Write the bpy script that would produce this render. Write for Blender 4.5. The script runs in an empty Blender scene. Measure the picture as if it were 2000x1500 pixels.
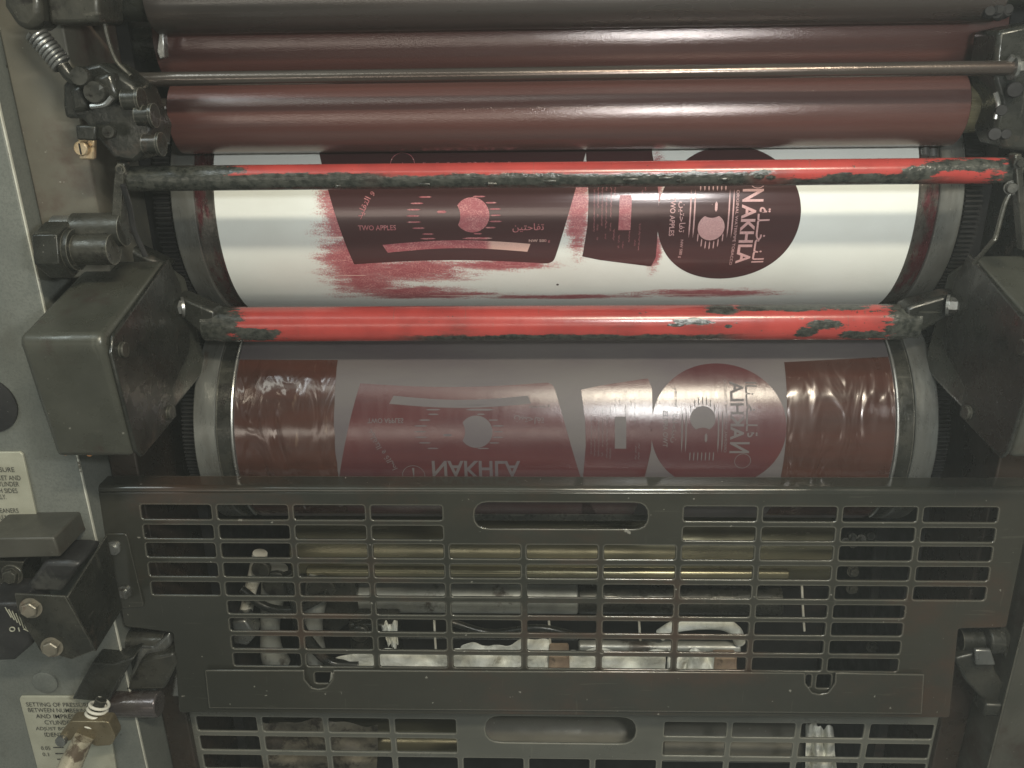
import bpy, bmesh, math, random
from mathutils import Vector, Matrix
random.seed(7)
sc = bpy.context.scene
C = sc.collection
PI = math.pi
# ------------------------------------------------------------------ camera
PITCH, YAW, ROLL, FPX, CX = 0.3717, 0.035, -0.0142, 1638.2, -0.0244
cp, sp, cw, sw, cr, sr = math.cos(PITCH), math.sin(PITCH), math.cos(YAW), math.sin(YAW), math.cos(ROLL), math.sin(ROLL)
fwd = Vector((-sw*cp, cw*cp, -sp)); rt = Vector((cw, sw, 0)); up = rt.cross(fwd)
R2 = cr*rt + sr*up; U2 = -sr*rt + cr*up
CAM = Vector((CX, 0, 0))
cd = bpy.data.cameras.new('camera'); cam = bpy.data.objects.new('camera', cd); C.objects.link(cam)
cam.matrix_world = Matrix(((R2.x, U2.x, -fwd.x, CAM.x), (R2.y, U2.y, -fwd.y, CAM.y), (R2.z, U2.z, -fwd.z, CAM.z), (0, 0, 0, 1)))
cd.sensor_width = 36; cd.lens = FPX/2000*36; cd.clip_start = 0.02; cd.clip_end = 60
sc.camera = cam
sc.view_settings.view_transform = 'Standard'; sc.view_settings.look = 'None'
sc.view_settings.exposure = 0; sc.view_settings.gamma = 1
# ------------------------------------------------------------------ world: a dim workshop hall
w = bpy.data.worlds.new('World'); sc.world = w; w.use_nodes = True
nt = w.node_tree; bg = nt.nodes['Background']
tc = nt.nodes.new('ShaderNodeTexCoord'); nz = nt.nodes.new('ShaderNodeTexNoise'); nz.inputs['Scale'].default_value = 2.2; nz.inputs['Detail'].default_value = 3
rp = nt.nodes.new('ShaderNodeValToRGB')
rp.color_ramp.elements[0].position = .40; rp.color_ramp.elements[0].color = (.045, .047, .040, 1)
rp.color_ramp.elements[1].position = .66; rp.color_ramp.elements[1].color = (.33, .345, .32, 1)
nt.links.new(tc.outputs['Generated'], nz.inputs['Vector']); nt.links.new(nz.outputs['Fac'], rp.inputs['Fac'])
nt.links.new(rp.outputs['Color'], bg.inputs['Color']); bg.inputs['Strength'].default_value = 1.15
# ------------------------------------------------------------------ lamps
def area(name, loc, target, sx, sy, power, col):
    l = bpy.data.lights.new(name, 'AREA'); l.shape = 'RECTANGLE'; l.size = sx; l.size_y = sy; l.energy = power; l.color = col
    o = bpy.data.objects.new(name, l); C.objects.link(o); o.location = loc
    o.rotation_euler = (Vector(target)-Vector(loc)).to_track_quat('-Z', 'Y').to_euler(); return o
area('inspection_lamp', (.24, -.02, .07), (.10, 1.0, -.25), .16, .045, 5.2, (.97, .985, .96))
area('ceiling_tube_lamp', (.50, -.75, 1.15), (.1, .9, -.2), 0.7, .06, 38, (1, .91, .72))
area('ceiling_lamp', (-.7, -1.3, 2.2), (0, 1, -.3), 2.6, .25, 9, (.93, 1, .90))
area('added_cool_fill', (-1.6, -.3, 1.7), (-.3, 1, -.1), .5, 1.2, 14, (.86, .97, 1))  # added cool fill that brightens the upper left, no real lamp there
area('added_low_fill', (-.5, -2.3, -.25), (0, 1, -.6), 2.4, .35, 11, (1, .93, .80))  # added fill low behind the camera to light the rags, no window
# ------------------------------------------------------------------ helpers
def ray(u, v):
    return (FPX*fwd + (u-1000)*R2 - (v-750)*U2).normalized()
def at(u, v, y):                       # point of the sight line at depth y
    d = ray(u, v); return CAM + d*(y/d.y)
def atx(u, v, x):
    d = ray(u, v); return CAM + d*((x-CX)/d.x)
def onplane(u, v, O, N):
    d = ray(u, v); return CAM + d*((O-CAM).dot(N)/d.dot(N))
GROUPS = {'ink_roller': 'inked rollers across the top', 'side_frame': 'side frames of the press', 'cover_box': 'cover boxes at both sides', 'slotted_guard': 'slotted safety guards', 'linkage_arm': 'arms holding the thin red rod',
          'white_rag': 'white rags inside the press', 'upright_wire': 'upright wires behind the guard', 'hex_bolt': 'small bolts behind the right slots', 'gripper_arm': 'arms behind the left slots', 'cork_block': 'cork blocks among the rags',
          'roller_bearing': 'roller bearings', 'pivot_mount': 'guard hinges', 'lower_shaft': 'shafts behind the bottom guard', 'delivery_rod': 'slim rods behind the guard', 'oil_line': 'thin lines at the left'}
def root(name, label, cat, loc=(0, 0, 0), group=None):
    group = group or GROUPS.get(name)
    o = bpy.data.objects.new(name, None); C.objects.link(o); o.location = loc; o.empty_display_size = .02
    o['label'] = label; o['category'] = cat
    if group: o['group'] = group
    return o
def tag(o, label, cat, group=None):
    group = group or GROUPS.get(o.name.split('.')[0])
    o['label'] = label; o['category'] = cat
    if group: o['group'] = group
    return o
def base_of(p):
    while p.parent: p = p.parent
    return Vector(p.location)
class NB:
    def __init__(s): s.b = bmesh.new()
    def get(s, k): return True
    @property
    def verts(s): return s.b.verts
    @property
    def faces(s): return s.b.faces
    def to_mesh(s, m):
        bmesh.ops.recalc_face_normals(s.b, faces=s.b.faces[:]); s.b.to_mesh(m)
    def free(s): s.b.free()
def obj(name, nb, m, parent=None, bevel=0, ang=35, seg=2, recalc=True):
    b = nb.b if isinstance(nb, NB) else nb
    if parent is not None: bmesh.ops.translate(b, verts=b.verts, vec=-base_of(parent))
    if recalc: bmesh.ops.recalc_face_normals(b, faces=b.faces[:])
    me = bpy.data.meshes.new(name); b.to_mesh(me); b.free()
    for p in me.polygons: p.use_smooth = True
    me.set_sharp_from_angle(angle=math.radians(ang))
    me.materials.append(m)
    o = bpy.data.objects.new(name, me); C.objects.link(o)
    if parent is not None: o.parent = parent
    else:
        c = sum((v.co for v in me.vertices), Vector())/max(1, len(me.vertices))
        me.transform(Matrix.Translation(-c)); o.location = c
    if bevel:
        md = o.modifiers.new('bevel', 'BEVEL'); md.width = bevel; md.segments = seg; md.limit_method = 'ANGLE'; md.angle_limit = math.radians(40)
    return o
def prism(nb, pts, vec):
    """closed prism: polygon of 3D points swept by vec"""
    vec = Vector(vec); b = nb.b
    a = [b.verts.new(p) for p in pts]; c = [b.verts.new(Vector(p)+vec) for p in pts]
    b.faces.new(a); b.faces.new(list(reversed(c)))
    n = len(a)
    for i in range(n): b.faces.new((a[i], a[(i+1) % n], c[(i+1) % n], c[i]))
def pp(pts, y): return [at(u, v, y) for u, v in pts]
def slab(nb, pts, y, th): prism(nb, pp(pts, y), (0, th, 0))
def box(nb, x0, x1, y0, y1, z0, z1):
    prism(nb, [Vector((x0, y0, z0)), Vector((x1, y0, z0)), Vector((x1, y0, z1)), Vector((x0, y0, z1))], (0, y1-y0, 0))
def frame_of(d):
    d = d.normalized(); a = Vector((0, 0, 1)) if abs(d.z) < .9 else Vector((1, 0, 0))
    e1 = d.cross(a).normalized(); return e1, d.cross(e1).normalized()
def tube(nb, pts, r, seg=20, cap=True, rot=0.):
    """tube through points; r a number or a list"""
    pts = [Vector(p) for p in pts]; rs = r if isinstance(r, (list, tuple)) else [r]*len(pts); b = nb.b
    rings = []; e1 = None
    for i, p in enumerate(pts):
        d = (pts[min(i+1, len(pts)-1)]-pts[max(i-1, 0)]).normalized()
        if e1 is None: e1, e2 = frame_of(d)
        else:
            e1 = (e1-d*e1.dot(d)).normalized(); e2 = d.cross(e1).normalized()
        rings.append([b.verts.new(p+rs[i]*(math.cos(2*PI*k/seg+rot)*e1+math.sin(2*PI*k/seg+rot)*e2)) for k in range(seg)])
    for A, B in zip(rings, rings[1:]):
        for k in range(seg): b.faces.new((A[k], A[(k+1) % seg], B[(k+1) % seg], B[k]))
    if cap:
        b.faces.new(list(reversed(rings[0]))); b.faces.new(rings[-1])
def lathe(nb, prof, cy, cz, seg=192):
    """profile [(x, r)] turned round an axis parallel to X"""
    b = nb.b; rings = []
    for x, r in prof:
        rings.append([b.verts.new((x, cy-r*math.cos(2*PI*k/seg), cz+r*math.sin(2*PI*k/seg))) for k in range(seg)])
    for A, B in zip(rings, rings[1:]):
        for k in range(seg): b.faces.new((A[k], A[(k+1) % seg], B[(k+1) % seg], B[k]))
    b.faces.new(list(reversed(rings[0]))); b.faces.new(rings[-1])
def hexbolt(nb, p, d, r, h, washer=True, seg=6, rot=.3):
    p = Vector(p); d = Vector(d).normalized()
    if washer: tube(nb, [p, p+d*h*.25], r*1.35, 28)
    tube(nb, [p+d*h*.25, p+d*h*.9, p+d*h], [r, r, r*.86], seg, rot=rot)
def disc(nb, p, d, r, h, seg=32):
    p = Vector(p); d = Vector(d).normalized()
    tube(nb, [p, p+d*h*.8, p+d*h], [r, r, r*.9], seg)
def bez(pts, n=8):
    """Catmull-Rom through points"""
    P = [Vector(p) for p in pts]; P = [2*P[0]-P[1]]+P+[2*P[-1]-P[-2]]; out = []
    for i in range(1, len(P)-2):
        for k in range(n):
            t = k/n
            out.append(.5*((2*P[i])+(-P[i-1]+P[i+1])*t+(2*P[i-1]-5*P[i]+4*P[i+1]-P[i+2])*t*t+(-P[i-1]+3*P[i]-3*P[i+1]+P[i+2])*t**3))
    out.append(P[-2]); return out
def spring(nb, p0, p1, R, r, turns, seg=10):
    p0 = Vector(p0); p1 = Vector(p1); e1, e2 = frame_of(p1-p0); n = int(turns*20)
    pts = [p0+(p1-p0)*(i/n)+R*(math.cos(2*PI*turns*i/n)*e1+math.sin(2*PI*turns*i/n)*e2) for i in range(n+1)]
    tube(nb, pts, r, seg)
# ------------------------------------------------------------------ node materials
class G:
    def __init__(s, name):
        s.m = bpy.data.materials.new(name); s.m.use_nodes = True; s.t = s.m.node_tree
        s.p = s.t.nodes['Principled BSDF']; s.tc = s.t.nodes.new('ShaderNodeTexCoord')
    def ln(s, a, b): s.t.links.new(a, b)
    def setv(s, sock, v):
        if isinstance(v, (int, float)): sock.default_value = v
        elif isinstance(v, tuple): sock.default_value = v if len(v) == len(sock.default_value) else v+(1,)
        else: s.ln(v, sock)
    def M(s, op, a, b=0., c=None, clamp=False):
        n = s.t.nodes.new('ShaderNodeMath'); n.operation = op; n.use_clamp = clamp
        s.setv(n.inputs[0], a); s.setv(n.inputs[1], b)
        if c is not None: s.setv(n.inputs[2], c)
        return n.outputs[0]
    def V(s, scale=(1, 1, 1), loc=(0, 0, 0), src='Object'):
        n = s.t.nodes.new('ShaderNodeMapping'); s.ln(s.tc.outputs[src], n.inputs['Vector'])
        n.inputs['Scale'].default_value = scale; n.inputs['Location'].default_value = loc; return n.outputs[0]
    def noise(s, scale, vec=None, detail=5, rough=.6, dist=0.):
        n = s.t.nodes.new('ShaderNodeTexNoise'); n.inputs['Scale'].default_value = scale; n.inputs['Detail'].default_value = detail
        n.inputs['Roughness'].default_value = rough; n.inputs['Distortion'].default_value = dist
        s.ln(vec if vec is not None else s.V(), n.inputs['Vector']); return n.outputs['Fac']
    def step(s, f, a, b, lo=0., hi=1.):
        n = s.t.nodes.new('ShaderNodeMapRange'); n.interpolation_type = 'SMOOTHSTEP'
        s.setv(n.inputs['Value'], f); n.inputs['From Min'].default_value = a; n.inputs['From Max'].default_value = b
        n.inputs['To Min'].default_value = lo; n.inputs['To Max'].default_value = hi; return n.outputs[0]
    def mix(s, f, a, b):
        n = s.t.nodes.new('ShaderNodeMix'); n.data_type = 'RGBA'; s.setv(n.inputs[0], f); s.setv(n.inputs[6], a); s.setv(n.inputs[7], b); return n.outputs[2]
    def xyz(s, src='Object'):
        n = s.t.nodes.new('ShaderNodeSeparateXYZ'); s.ln(s.tc.outputs[src], n.inputs[0]); return n.outputs
    def pos(s):
        g = s.t.nodes.new('ShaderNodeNewGeometry'); n = s.t.nodes.new('ShaderNodeSeparateXYZ'); s.ln(g.outputs['Position'], n.inputs[0]); return n.outputs
    def bump(s, h, strength, dist=.001, normal=None):
        n = s.t.nodes.new('ShaderNodeBump'); n.inputs['Strength'].default_value = strength; n.inputs['Distance'].default_value = dist
        s.ln(h, n.inputs['Height'])
        if normal is not None: s.ln(normal, n.inputs['Normal'])
        return n.outputs[0]
    def out(s, col, rough, metal=0., normal=None, spec=None, coat=None):
        s.setv(s.p.inputs['Base Color'], col); s.setv(s.p.inputs['Roughness'], rough); s.setv(s.p.inputs['Metallic'], metal)
        if normal is not None: s.ln(normal, s.p.inputs['Normal'])
        if spec is not None: s.p.inputs['Specular IOR Level'].default_value = spec
        if coat: s.p.inputs['Coat Weight'].default_value = coat; s.p.inputs['Coat Roughness'].default_value = .12
        return s.m
def worn(name, c1, c2, dirt, r1=.3, r2=.6, metal=0., sc_=14, stretch=(1, 1, 1), dirt_lo=.56, dirt_hi=.66, bs=.25, bscale=160, bdist=.0006, specks=True, spec=.5, coat=None, edge=0.):
    g = G(name)
    v = g.V(stretch)
    a = g.noise(sc_, v, 6); b = g.noise(sc_*3.1, g.V(stretch, (3, 1, 7)), 7, .65)
    col = g.mix(g.step(a, .35, .65), c1, c2)
    dm = g.step(g.noise(sc_*.8, g.V(stretch, (11, 5, 2)), 8, .7), dirt_lo, dirt_hi)
    col = g.mix(dm, col, dirt)
    if specks:
        sp_ = g.step(g.noise(sc_*22, g.V((1, 1, 1), (1, 2, 3)), 2), .72, .76)
        col = g.mix(g.M('MULTIPLY', sp_, .6), col, (.35, .34, .30))
    if edge:
        ge = g.t.nodes.new('ShaderNodeNewGeometry'); bv = g.t.nodes.new('ShaderNodeBevel'); bv.samples = 4; bv.inputs['Radius'].default_value = .0022
        dt = g.t.nodes.new('ShaderNodeVectorMath'); dt.operation = 'DOT_PRODUCT'; g.ln(ge.outputs['Normal'], dt.inputs[0]); g.ln(bv.outputs[0], dt.inputs[1])
        w_ = g.step(g.M('ADD', g.M('SUBTRACT', 1, dt.outputs['Value']), g.M('MULTIPLY', g.M('SUBTRACT', b, .5), .25)), .06, .22)
        scr = g.step(g.noise(38, g.V((.35, 1, 5), (2, 7, 3)), 3, .6), .66, .70); scr2 = g.step(g.noise(30, g.V((6, 1, .4), (9, 1, 4)), 3, .6), .67, .71)
        w_ = g.M('MAXIMUM', w_, g.M('MULTIPLY', g.M('MAXIMUM', scr, scr2), .18))
        col = g.mix(g.M('MULTIPLY', w_, edge), col, (.30, .29, .24))
    rough = g.step(b, .3, .7, r1, r2)
    h = g.noise(bscale, None, 4); h2 = g.noise(bscale*.12, None, 4)
    return g.out(col, rough, metal, g.bump(h2, bs*.8, bdist*3, g.bump(h, bs, bdist)), spec, coat)
M_grease = worn('greasy_dark_iron', (.014, .015, .013), (.030, .031, .026), (.055, .045, .036), .16, .42, .25, 18, bs=.5, edge=.5)
M_black = worn('black_inner_iron', (.008, .008, .009), (.014, .014, .014), (.022, .017, .015), .5, .8, .0, 9, specks=False, spec=.25)
M_screw = worn('oily_screw_head', (.030, .031, .027), (.06, .06, .052), (.018, .016, .014), .2, .45, .5, 60, specks=False)
M_cast = worn('oily_cast_iron', (.026, .027, .023), (.055, .054, .044), (.018, .016, .014), .18, .48, .4, 22, bs=.55, edge=.6)
M_steel = worn('bright_worn_steel', (.22, .225, .215), (.36, .365, .35), (.10, .085, .07), .20, .42, .85, 12, (2, 1, 1), .58, .7, .12)
M_bearer = worn('machined_bearer_steel', (.17, .175, .162), (.12, .12, .108), (.08, .06, .045), .24, .42, .5, 14, (3, .8, .8), .57, .68, .12)
M_groove = worn('inky_groove_metal', (.09, .08, .07), (.16, .145, .13), (.11, .03, .035), .15, .4, .7, 40, (1, .35, .35), .48, .58, .6, 300)
M_guard = worn('olive_guard_paint', (.027, .028, .023), (.040, .039, .031), (.060, .038, .027), .10, .26, .25, 5, (.7, 1, 1), .48, .66, .07, 200, .0003, spec=.7, edge=.36)
M_guard2 = worn('grey_guard_paint', (.095, .098, .085), (.13, .132, .114), (.08, .06, .045), .25, .45, .2, 9, (.6, 1, 1), .56, .68, .10, 200, .0003, edge=.6)
M_cover = worn('dark_green_cover_paint', (.050, .052, .042), (.066, .068, .055), (.042, .026, .022), .20, .44, .2, 12, dirt_lo=.50, dirt_hi=.68, bs=.10, bdist=.0004, edge=.35)
M_brown = worn('stained_bare_plate', (.105, .100, .080), (.135, .128, .102), (.085, .052, .042), .38, .62, .2, 6, dirt_lo=.52, dirt_hi=.70, bs=.15)
M_oily = worn('oily_brown_plate', (.040, .028, .021), (.028, .022, .018), (.020, .017, .014), .2, .45, .2, 8)
M_edge = worn('chipped_bright_edge', (.62, .62, .54), (.50, .50, .43), (.14, .13, .10), .3, .5, .2, 40, dirt_lo=.58, dirt_hi=.62)
M_rightp = worn('dull_stained_frame_paint', (.050, .050, .041), (.072, .070, .058), (.045, .034, .027), .3, .55, .2, 12, dirt_lo=.5, dirt_hi=.66, bs=.3)
M_grip = worn('yellowed_grip', (.40, .37, .28), (.33, .30, .22), (.10, .075, .05), .22, .45, .2, 30, (1, 1, 1), .52, .60)
M_barrel = worn('purplish_worn_steel', (.11, .095, .095), (.15, .135, .125), (.07, .05, .045), .16, .35, .6, 20, bs=.3)
M_rubber = worn('black_rubber', (.012, .012, .013), (.02, .02, .02), (.05, .05, .045), .35, .6, 0, 20)
M_brass = worn('worn_brass', (.55, .40, .22), (.62, .50, .34), (.10, .07, .04), .25, .5, .8, 60)
M_brasslever = worn('oily_brass_lever', (.17, .14, .085), (.22, .185, .12), (.09, .07, .04), .25, .5, .6, 30)
M_boltw = worn('weathered_zinc_bolt', (.15, .14, .11), (.21, .19, .15), (.12, .07, .05), .3, .55, .5, 60)
M_white = worn('stained_white_plastic', (.62, .61, .54), (.55, .53, .45), (.16, .13, .09), .3, .6, 0, 26, (1, 1, 1), .6, .68, .2)
M_rag = worn('dirty_white_rag', (.80, .81, .74), (.58, .58, .51), (.24, .22, .17), .6, .9, 0, 22, (1, 1, 1), .54, .72, .8, 90, .003)
M_cork = worn('brown_cork_block', (.30, .22, .15), (.24, .17, .12), (.12, .09, .06), .5, .8, 0, 60)
M_shaft = worn('olive_shaft_steel', (.15, .14, .09), (.20, .18, .11), (.07, .06, .045), .16, .30, .6, 7, (.25, 2, 2), .66, .76, .05)
M_greytube = worn('grey_tube_paint', (.22, .225, .205), (.34, .345, .31), (.06, .05, .04), .3, .5, .3, 16)
M_label = worn('plate_label_face', (.42, .42, .34), (.36, .36, .285), (.22, .21, .16), .3, .5, .2, 22, dirt_lo=.54, dirt_hi=.70, bs=.03)
M_text = worn('label_print', (.03, .03, .028), (.05, .05, .045), (.10, .10, .08), .5, .6)
M_orange = worn('orange_thread', (.55, .26, .10), (.5, .22, .08), (.3, .15, .07), .5, .8)
# hammered grey-green machine paint
g = G('hammered_grey_paint')
a = g.noise(9, None, 5); f = g.noise(420, None, 3, .7); d = g.step(g.noise(26, None, 6, .7), .66, .70)
col = g.mix(g.step(a, .3, .7), (.140, .150, .136), (.175, .185, .166)); col = g.mix(g.step(f, .40, .70, 0, .55), col, (.10, .11, .10)); col = g.mix(d, col, (.05, .045, .035))
big = g.step(g.noise(5, g.V((1, 1, .5), (3, 3, 3)), 7, .7), .52, .72, 0, .5); col = g.mix(big, col, (.085, .082, .066))
M_paint = g.out(col, g.step(a, .3, .7, .32, .5), .15, g.bump(f, .35, .0006))
# worn red paint (one per bar; patches where the paint has gone)
def red(name, xl, xr, patches, under):
    """xl/xr: world x where the paint ends; patches (x, z, rx, rz); under: z below which grime starts"""
    g = G(name); P = g.pos()
    n1 = g.noise(48, g.V((.6, 2.0, 2.0)), 10, .78); n2 = g.noise(150, None, 4)
    wob = g.M('MULTIPLY', g.M('SUBTRACT', n1, .5), .16)
    le = g.step(g.M('ADD', g.M('SUBTRACT', P[0], xl), wob), -.003, .003)
    re = g.step(g.M('ADD', g.M('SUBTRACT', xr, P[0]), wob), -.003, .003)
    mask = g.M('MULTIPLY', le, re)
    for px, pz, rx, rz in patches:
        dx = g.M('DIVIDE', g.M('SUBTRACT', P[0], px), rx); dz = g.M('DIVIDE', g.M('SUBTRACT', P[2], pz), rz)
        dd = g.M('SQRT', g.M('ADD', g.M('MULTIPLY', dx, dx), g.M('MULTIPLY', dz, dz)))
        dd = g.M('ADD', dd, g.M('MULTIPLY', g.M('SUBTRACT', n1, .5), 3.4))
        mask = g.M('MULTIPLY', mask, g.step(dd, .92, 1.06))
    for lo, xa, xb in under:
        s_ = g.step(g.M('ADD', g.M('SUBTRACT', P[2], lo), g.M('MULTIPLY', g.M('SUBTRACT', n1, .5), .016)), -.0009, .0009)
        inn = g.M('MULTIPLY', g.step(P[0], xa-.03, xa+.03), g.step(P[0], xb-.03, xb+.03, 1, 0))
        mask = g.M('MULTIPLY', mask, g.M('SUBTRACT', 1, g.M('MULTIPLY', inn, g.M('SUBTRACT', 1, s_))))
    wear = g.step(P[0], -.05, .42, 0, .075)
    chips = g.step(g.M('ADD', g.noise(75, g.V((.7, 1.3, 1.3), (4, 4, 4)), 5, .7), wear), .69, .715, 1, 0)
    mask = g.M('MULTIPLY', mask, chips)
    tiny = g.step(g.M('ADD', g.noise(260, g.V((.8, 1, 1), (1, 6, 2)), 4, .7), g.M('MULTIPLY', wear, .6)), .70, .72, 1, 0); mask = g.M('MULTIPLY', mask, tiny)
    scr = g.step(g.noise(60, g.V((5, .5, .5), (7, 1, 1)), 2), .70, .72, 0, .35)
    redc = g.mix(g.step(g.noise(20, None, 4), .3, .7), (.35, .048, .041), (.26, .036, .032))
    bare = g.mix(g.step(n2, .35, .65), (.018, .020, .017), (.050, .052, .044))
    redc = g.mix(scr, redc, (.12, .07, .055)); redc = g.mix(g.step(g.noise(16, g.V((.5, 2, 2), (8, 8, 1)), 6, .7), .54, .70, 0, .55), redc, (.13, .035, .03))
    col = g.mix(mask, bare, redc)
    rg = g.mix(mask, (.26, .26, .26), (.27, .27, .27))
    nrm = g.bump(g.noise(260, g.V((.6, 1, 1)), 3), .10, .0005)
    lump = g.M('MULTIPLY', g.M('SUBTRACT', 1, mask), g.noise(210, g.V((.5, 1, 1)), 4))
    nrm = g.bump(lump, .7, .0014, nrm); nrm = g.bump(mask, .7, .0007, nrm)
    return g.out(col, g.M('ADD', .16, g.M('MULTIPLY', n2, .14)), 0., nrm, .6)
# ink on rollers
def ink(name, c1, c2, r1, r2, bs, cross=1.0, metal=.0, fine=900):
    g = G(name)
    s1 = g.noise(6, g.V((.25, 6, 6)), 5); s2 = g.noise(fine, g.V((.55, 1, 1)), 2, .7); s3 = g.noise(14, g.V((.15, 7, 7)), 4)
    col = g.mix(g.step(s1, .3, .7), c1, c2)
    n = g.bump(s2, bs, .0004); n = g.bump(s3, .35, .0008, n)
    return g.out(col, g.step(g.noise(4, g.V((1, 4, 4)), 4), .3, .7, r1, r2), metal, n, 1.)
M_ink = ink('wet_red_brown_ink', (.098, .042, .036), (.068, .033, .031), .13, .22, .50, metal=.15)
M_inkdark = ink('dark_ink_film', (.045, .036, .032), (.028, .024, .022), .2, .34, .3, metal=.2)
M_rod = ink('inky_steel_rod', (.16, .145, .13), (.085, .06, .05), .14, .28, .3, metal=.75)
# ------------------------------------------------------------------ printed design, laid out flat in (x, t) metres; t = way round from the nip
RC = .135
UY, UZ, LY, LZ = 1.0547, -.167, 1.0145, -.4371
NIP = math.atan2(-.2701, .0402)
def W_up(x, t, e=0.):
    f = NIP+t/RC; return Vector((x, UY-(RC+e)*math.cos(f), UZ+(RC+e)*math.sin(f)))
def W_lo(x, t, e=0.):
    f = PI+NIP-t/RC; return Vector((x, LY-(RC+e)*math.cos(f), LZ+(RC+e)*math.sin(f)))
def hitc(u, v, cy, cz):
    d = ray(u, v); a = d.y**2+d.z**2; b = -2*(d.y*cy+d.z*cz); c = cy*cy+cz*cz-RC*RC
    k = (-b-math.sqrt(max(0, b*b-4*a*c)))/(2*a); p = CAM+d*k; return p.x, math.atan2(p.z-cz, -(p.y-cy))
def U(u, v):
    x, f = hitc(u, v, UY, UZ); return x, RC*(f-NIP)
def L(u, v):
    x, f = hitc(u, v, LY, LZ); return x, RC*(PI+NIP-f)+.0018
def cyl_patch(nb, W, x0, x1, t0, t1, e, nx=1, uvl=None):
    """a curved sheet with UV = (x, t)"""
    b = nb.b; uv = (b.loops.layers.uv.get('UVMap') or b.loops.layers.uv.new('UVMap')); n = max(2, int((t1-t0)/.0033)); rows = []
    for j in range(n+1):
        t = t0+(t1-t0)*j/n; rows.append([(b.verts.new(W(x0+(x1-x0)*i/nx, t, e)), (x0+(x1-x0)*i/nx, t)) for i in range(nx+1)])
    for A, B in zip(rows, rows[1:]):
        for i in range(nx):
            q = (A[i], A[i+1], B[i+1], B[i]); f = b.faces.new([p[0] for p in q])
            for lp, p in zip(f.loops, q): lp[uv].uv = p[1]
def flat_to_cyl(src, W, e, nb, lim=None):
    """src: bmesh lying in z=0 with x=x, y=t -> sliced and laid round the cylinder"""
    if not src.verts: return
    y0 = min(v.co.y for v in src.verts); y1 = max(v.co.y for v in src.verts)
    k = math.floor(y0/.0033)
    while k*.0033 < y1:
        bmesh.ops.bisect_plane(src, geom=src.verts[:]+src.edges[:]+src.faces[:], plane_co=(0, k*.0033, 0), plane_no=(0, 1, 0)); k += 1
    if lim:
        for t, s in ((lim[0], -1), (lim[1], 1)):
            bmesh.ops.bisect_plane(src, geom=src.verts[:]+src.edges[:]+src.faces[:], plane_co=(0, t, 0), plane_no=(0, s, 0), clear_outer=True)
    b = nb.b; uv = (b.loops.layers.uv.get('UVMap') or b.loops.layers.uv.new('UVMap')); mp = {}
    for f in src.faces:
        if f.calc_area() < 1e-12: continue
        vs = []
        for v in f.verts:
            if v not in mp: mp[v] = b.verts.new(W(v.co.x, v.co.y, e))
            vs.append(mp[v])
        try: nf = b.faces.new(vs)
        except ValueError: continue
        for lp, v in zip(nf.loops, f.verts): lp[uv].uv = (v.co.x, v.co.y)
    src.free()
def curve_bm(splines, closed=True):
    """filled 2D shapes (even-odd) -> bmesh"""
    c = bpy.data.curves.new('shape', 'CURVE'); c.dimensions = '2D'; c.fill_mode = 'BOTH'
    for pts in splines:
        s = c.splines.new('POLY'); s.points.add(len(pts)-1); s.use_cyclic_u = True
        for q, p in zip(s.points, pts): q.co = (p[0], p[1], 0, 1)
    o = bpy.data.objects.new('shape', c); C.objects.link(o); bpy.context.view_layer.update()
    me = bpy.data.meshes.new_from_object(o.evaluated_get(bpy.context.evaluated_depsgraph_get()))
    b = bmesh.new(); b.from_mesh(me); bpy.data.objects.remove(o); bpy.data.curves.remove(c); bpy.data.meshes.remove(me); return b
_tc = {}
def text_bm(body, x, y, length, height, ang=0, bold=0., flipx=False, font_sc=1):
    """text scaled to a box length x height, lower left corner at (x, y), turned by ang about it"""
    key = (body, bold)
    c = bpy.data.curves.new('t', 'FONT'); c.body = body; c.offset = bold; c.resolution_u = 3
    o = bpy.data.objects.new('t', c); C.objects.link(o); bpy.context.view_layer.update()
    me = bpy.data.meshes.new_from_object(o.evaluated_get(bpy.context.evaluated_depsgraph_get()))
    b = bmesh.new(); b.from_mesh(me); bpy.data.objects.remove(o); bpy.data.curves.remove(c); bpy.data.meshes.remove(me)
    xs = [v.co.x for v in b.verts]; ys = [v.co.y for v in b.verts]
    x0, x1, y0, y1 = min(xs), max(xs), min(ys), max(ys)
    ca, sa = math.cos(ang), math.sin(ang)
    for v in b.verts:
        px = (v.co.x-x0)/(x1-x0)*length; py = (v.co.y-y0)/(y1-y0)*height
        v.co = Vector((x+px*ca-py*sa, y+px*sa+py*ca, 0))
    bmesh.ops.remove_doubles(b, verts=b.verts, dist=1e-6)
    return b
def rnd(pts, r, n=5):
    """round the corners of a polygon"""
    out = []; m = len(pts)
    for i in range(m):
        p = Vector(pts[i]).to_2d(); a = Vector(pts[i-1]).to_2d(); b = Vector(pts[(i+1) % m]).to_2d()
        rr = r[i] if isinstance(r, (list, tuple)) else r
        if rr <= 0: out.append((p.x, p.y)); continue
        d1 = (a-p).normalized(); d2 = (b-p).normalized(); rr = min(rr, (a-p).length*.49, (b-p).length*.49)
        s, e = p+d1*rr, p+d2*rr
        for k in range(n+1):
            t = k/n; q = s*(1-t)**2+2*p*t*(1-t)+e*t*t; out.append((q.x, q.y))
    return out
def circ(cx, cy, r, n=64, a0=0, a1=2*PI): return [(cx+r*math.cos(a0+(a1-a0)*k/n), cy+r*math.sin(a0+(a1-a0)*k/n)) for k in range(n)]
AR_TWO = "\uFEE6\uFEF4\uFE98\uFEA3\uFE8E\uFED4\uFE97"
AR_NAME = "\uFE94\u0640\uFEE0\u0640\u0640\u0640\uFEA8\u0640\u0640\uFEE8\u0640\uFEDF\uFE8D"
AR_SLANT = "\uFEAA\uFEF4\uFEE0\uFED8\uFE98\uFEDF\uFE8D \uFEED"
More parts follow.
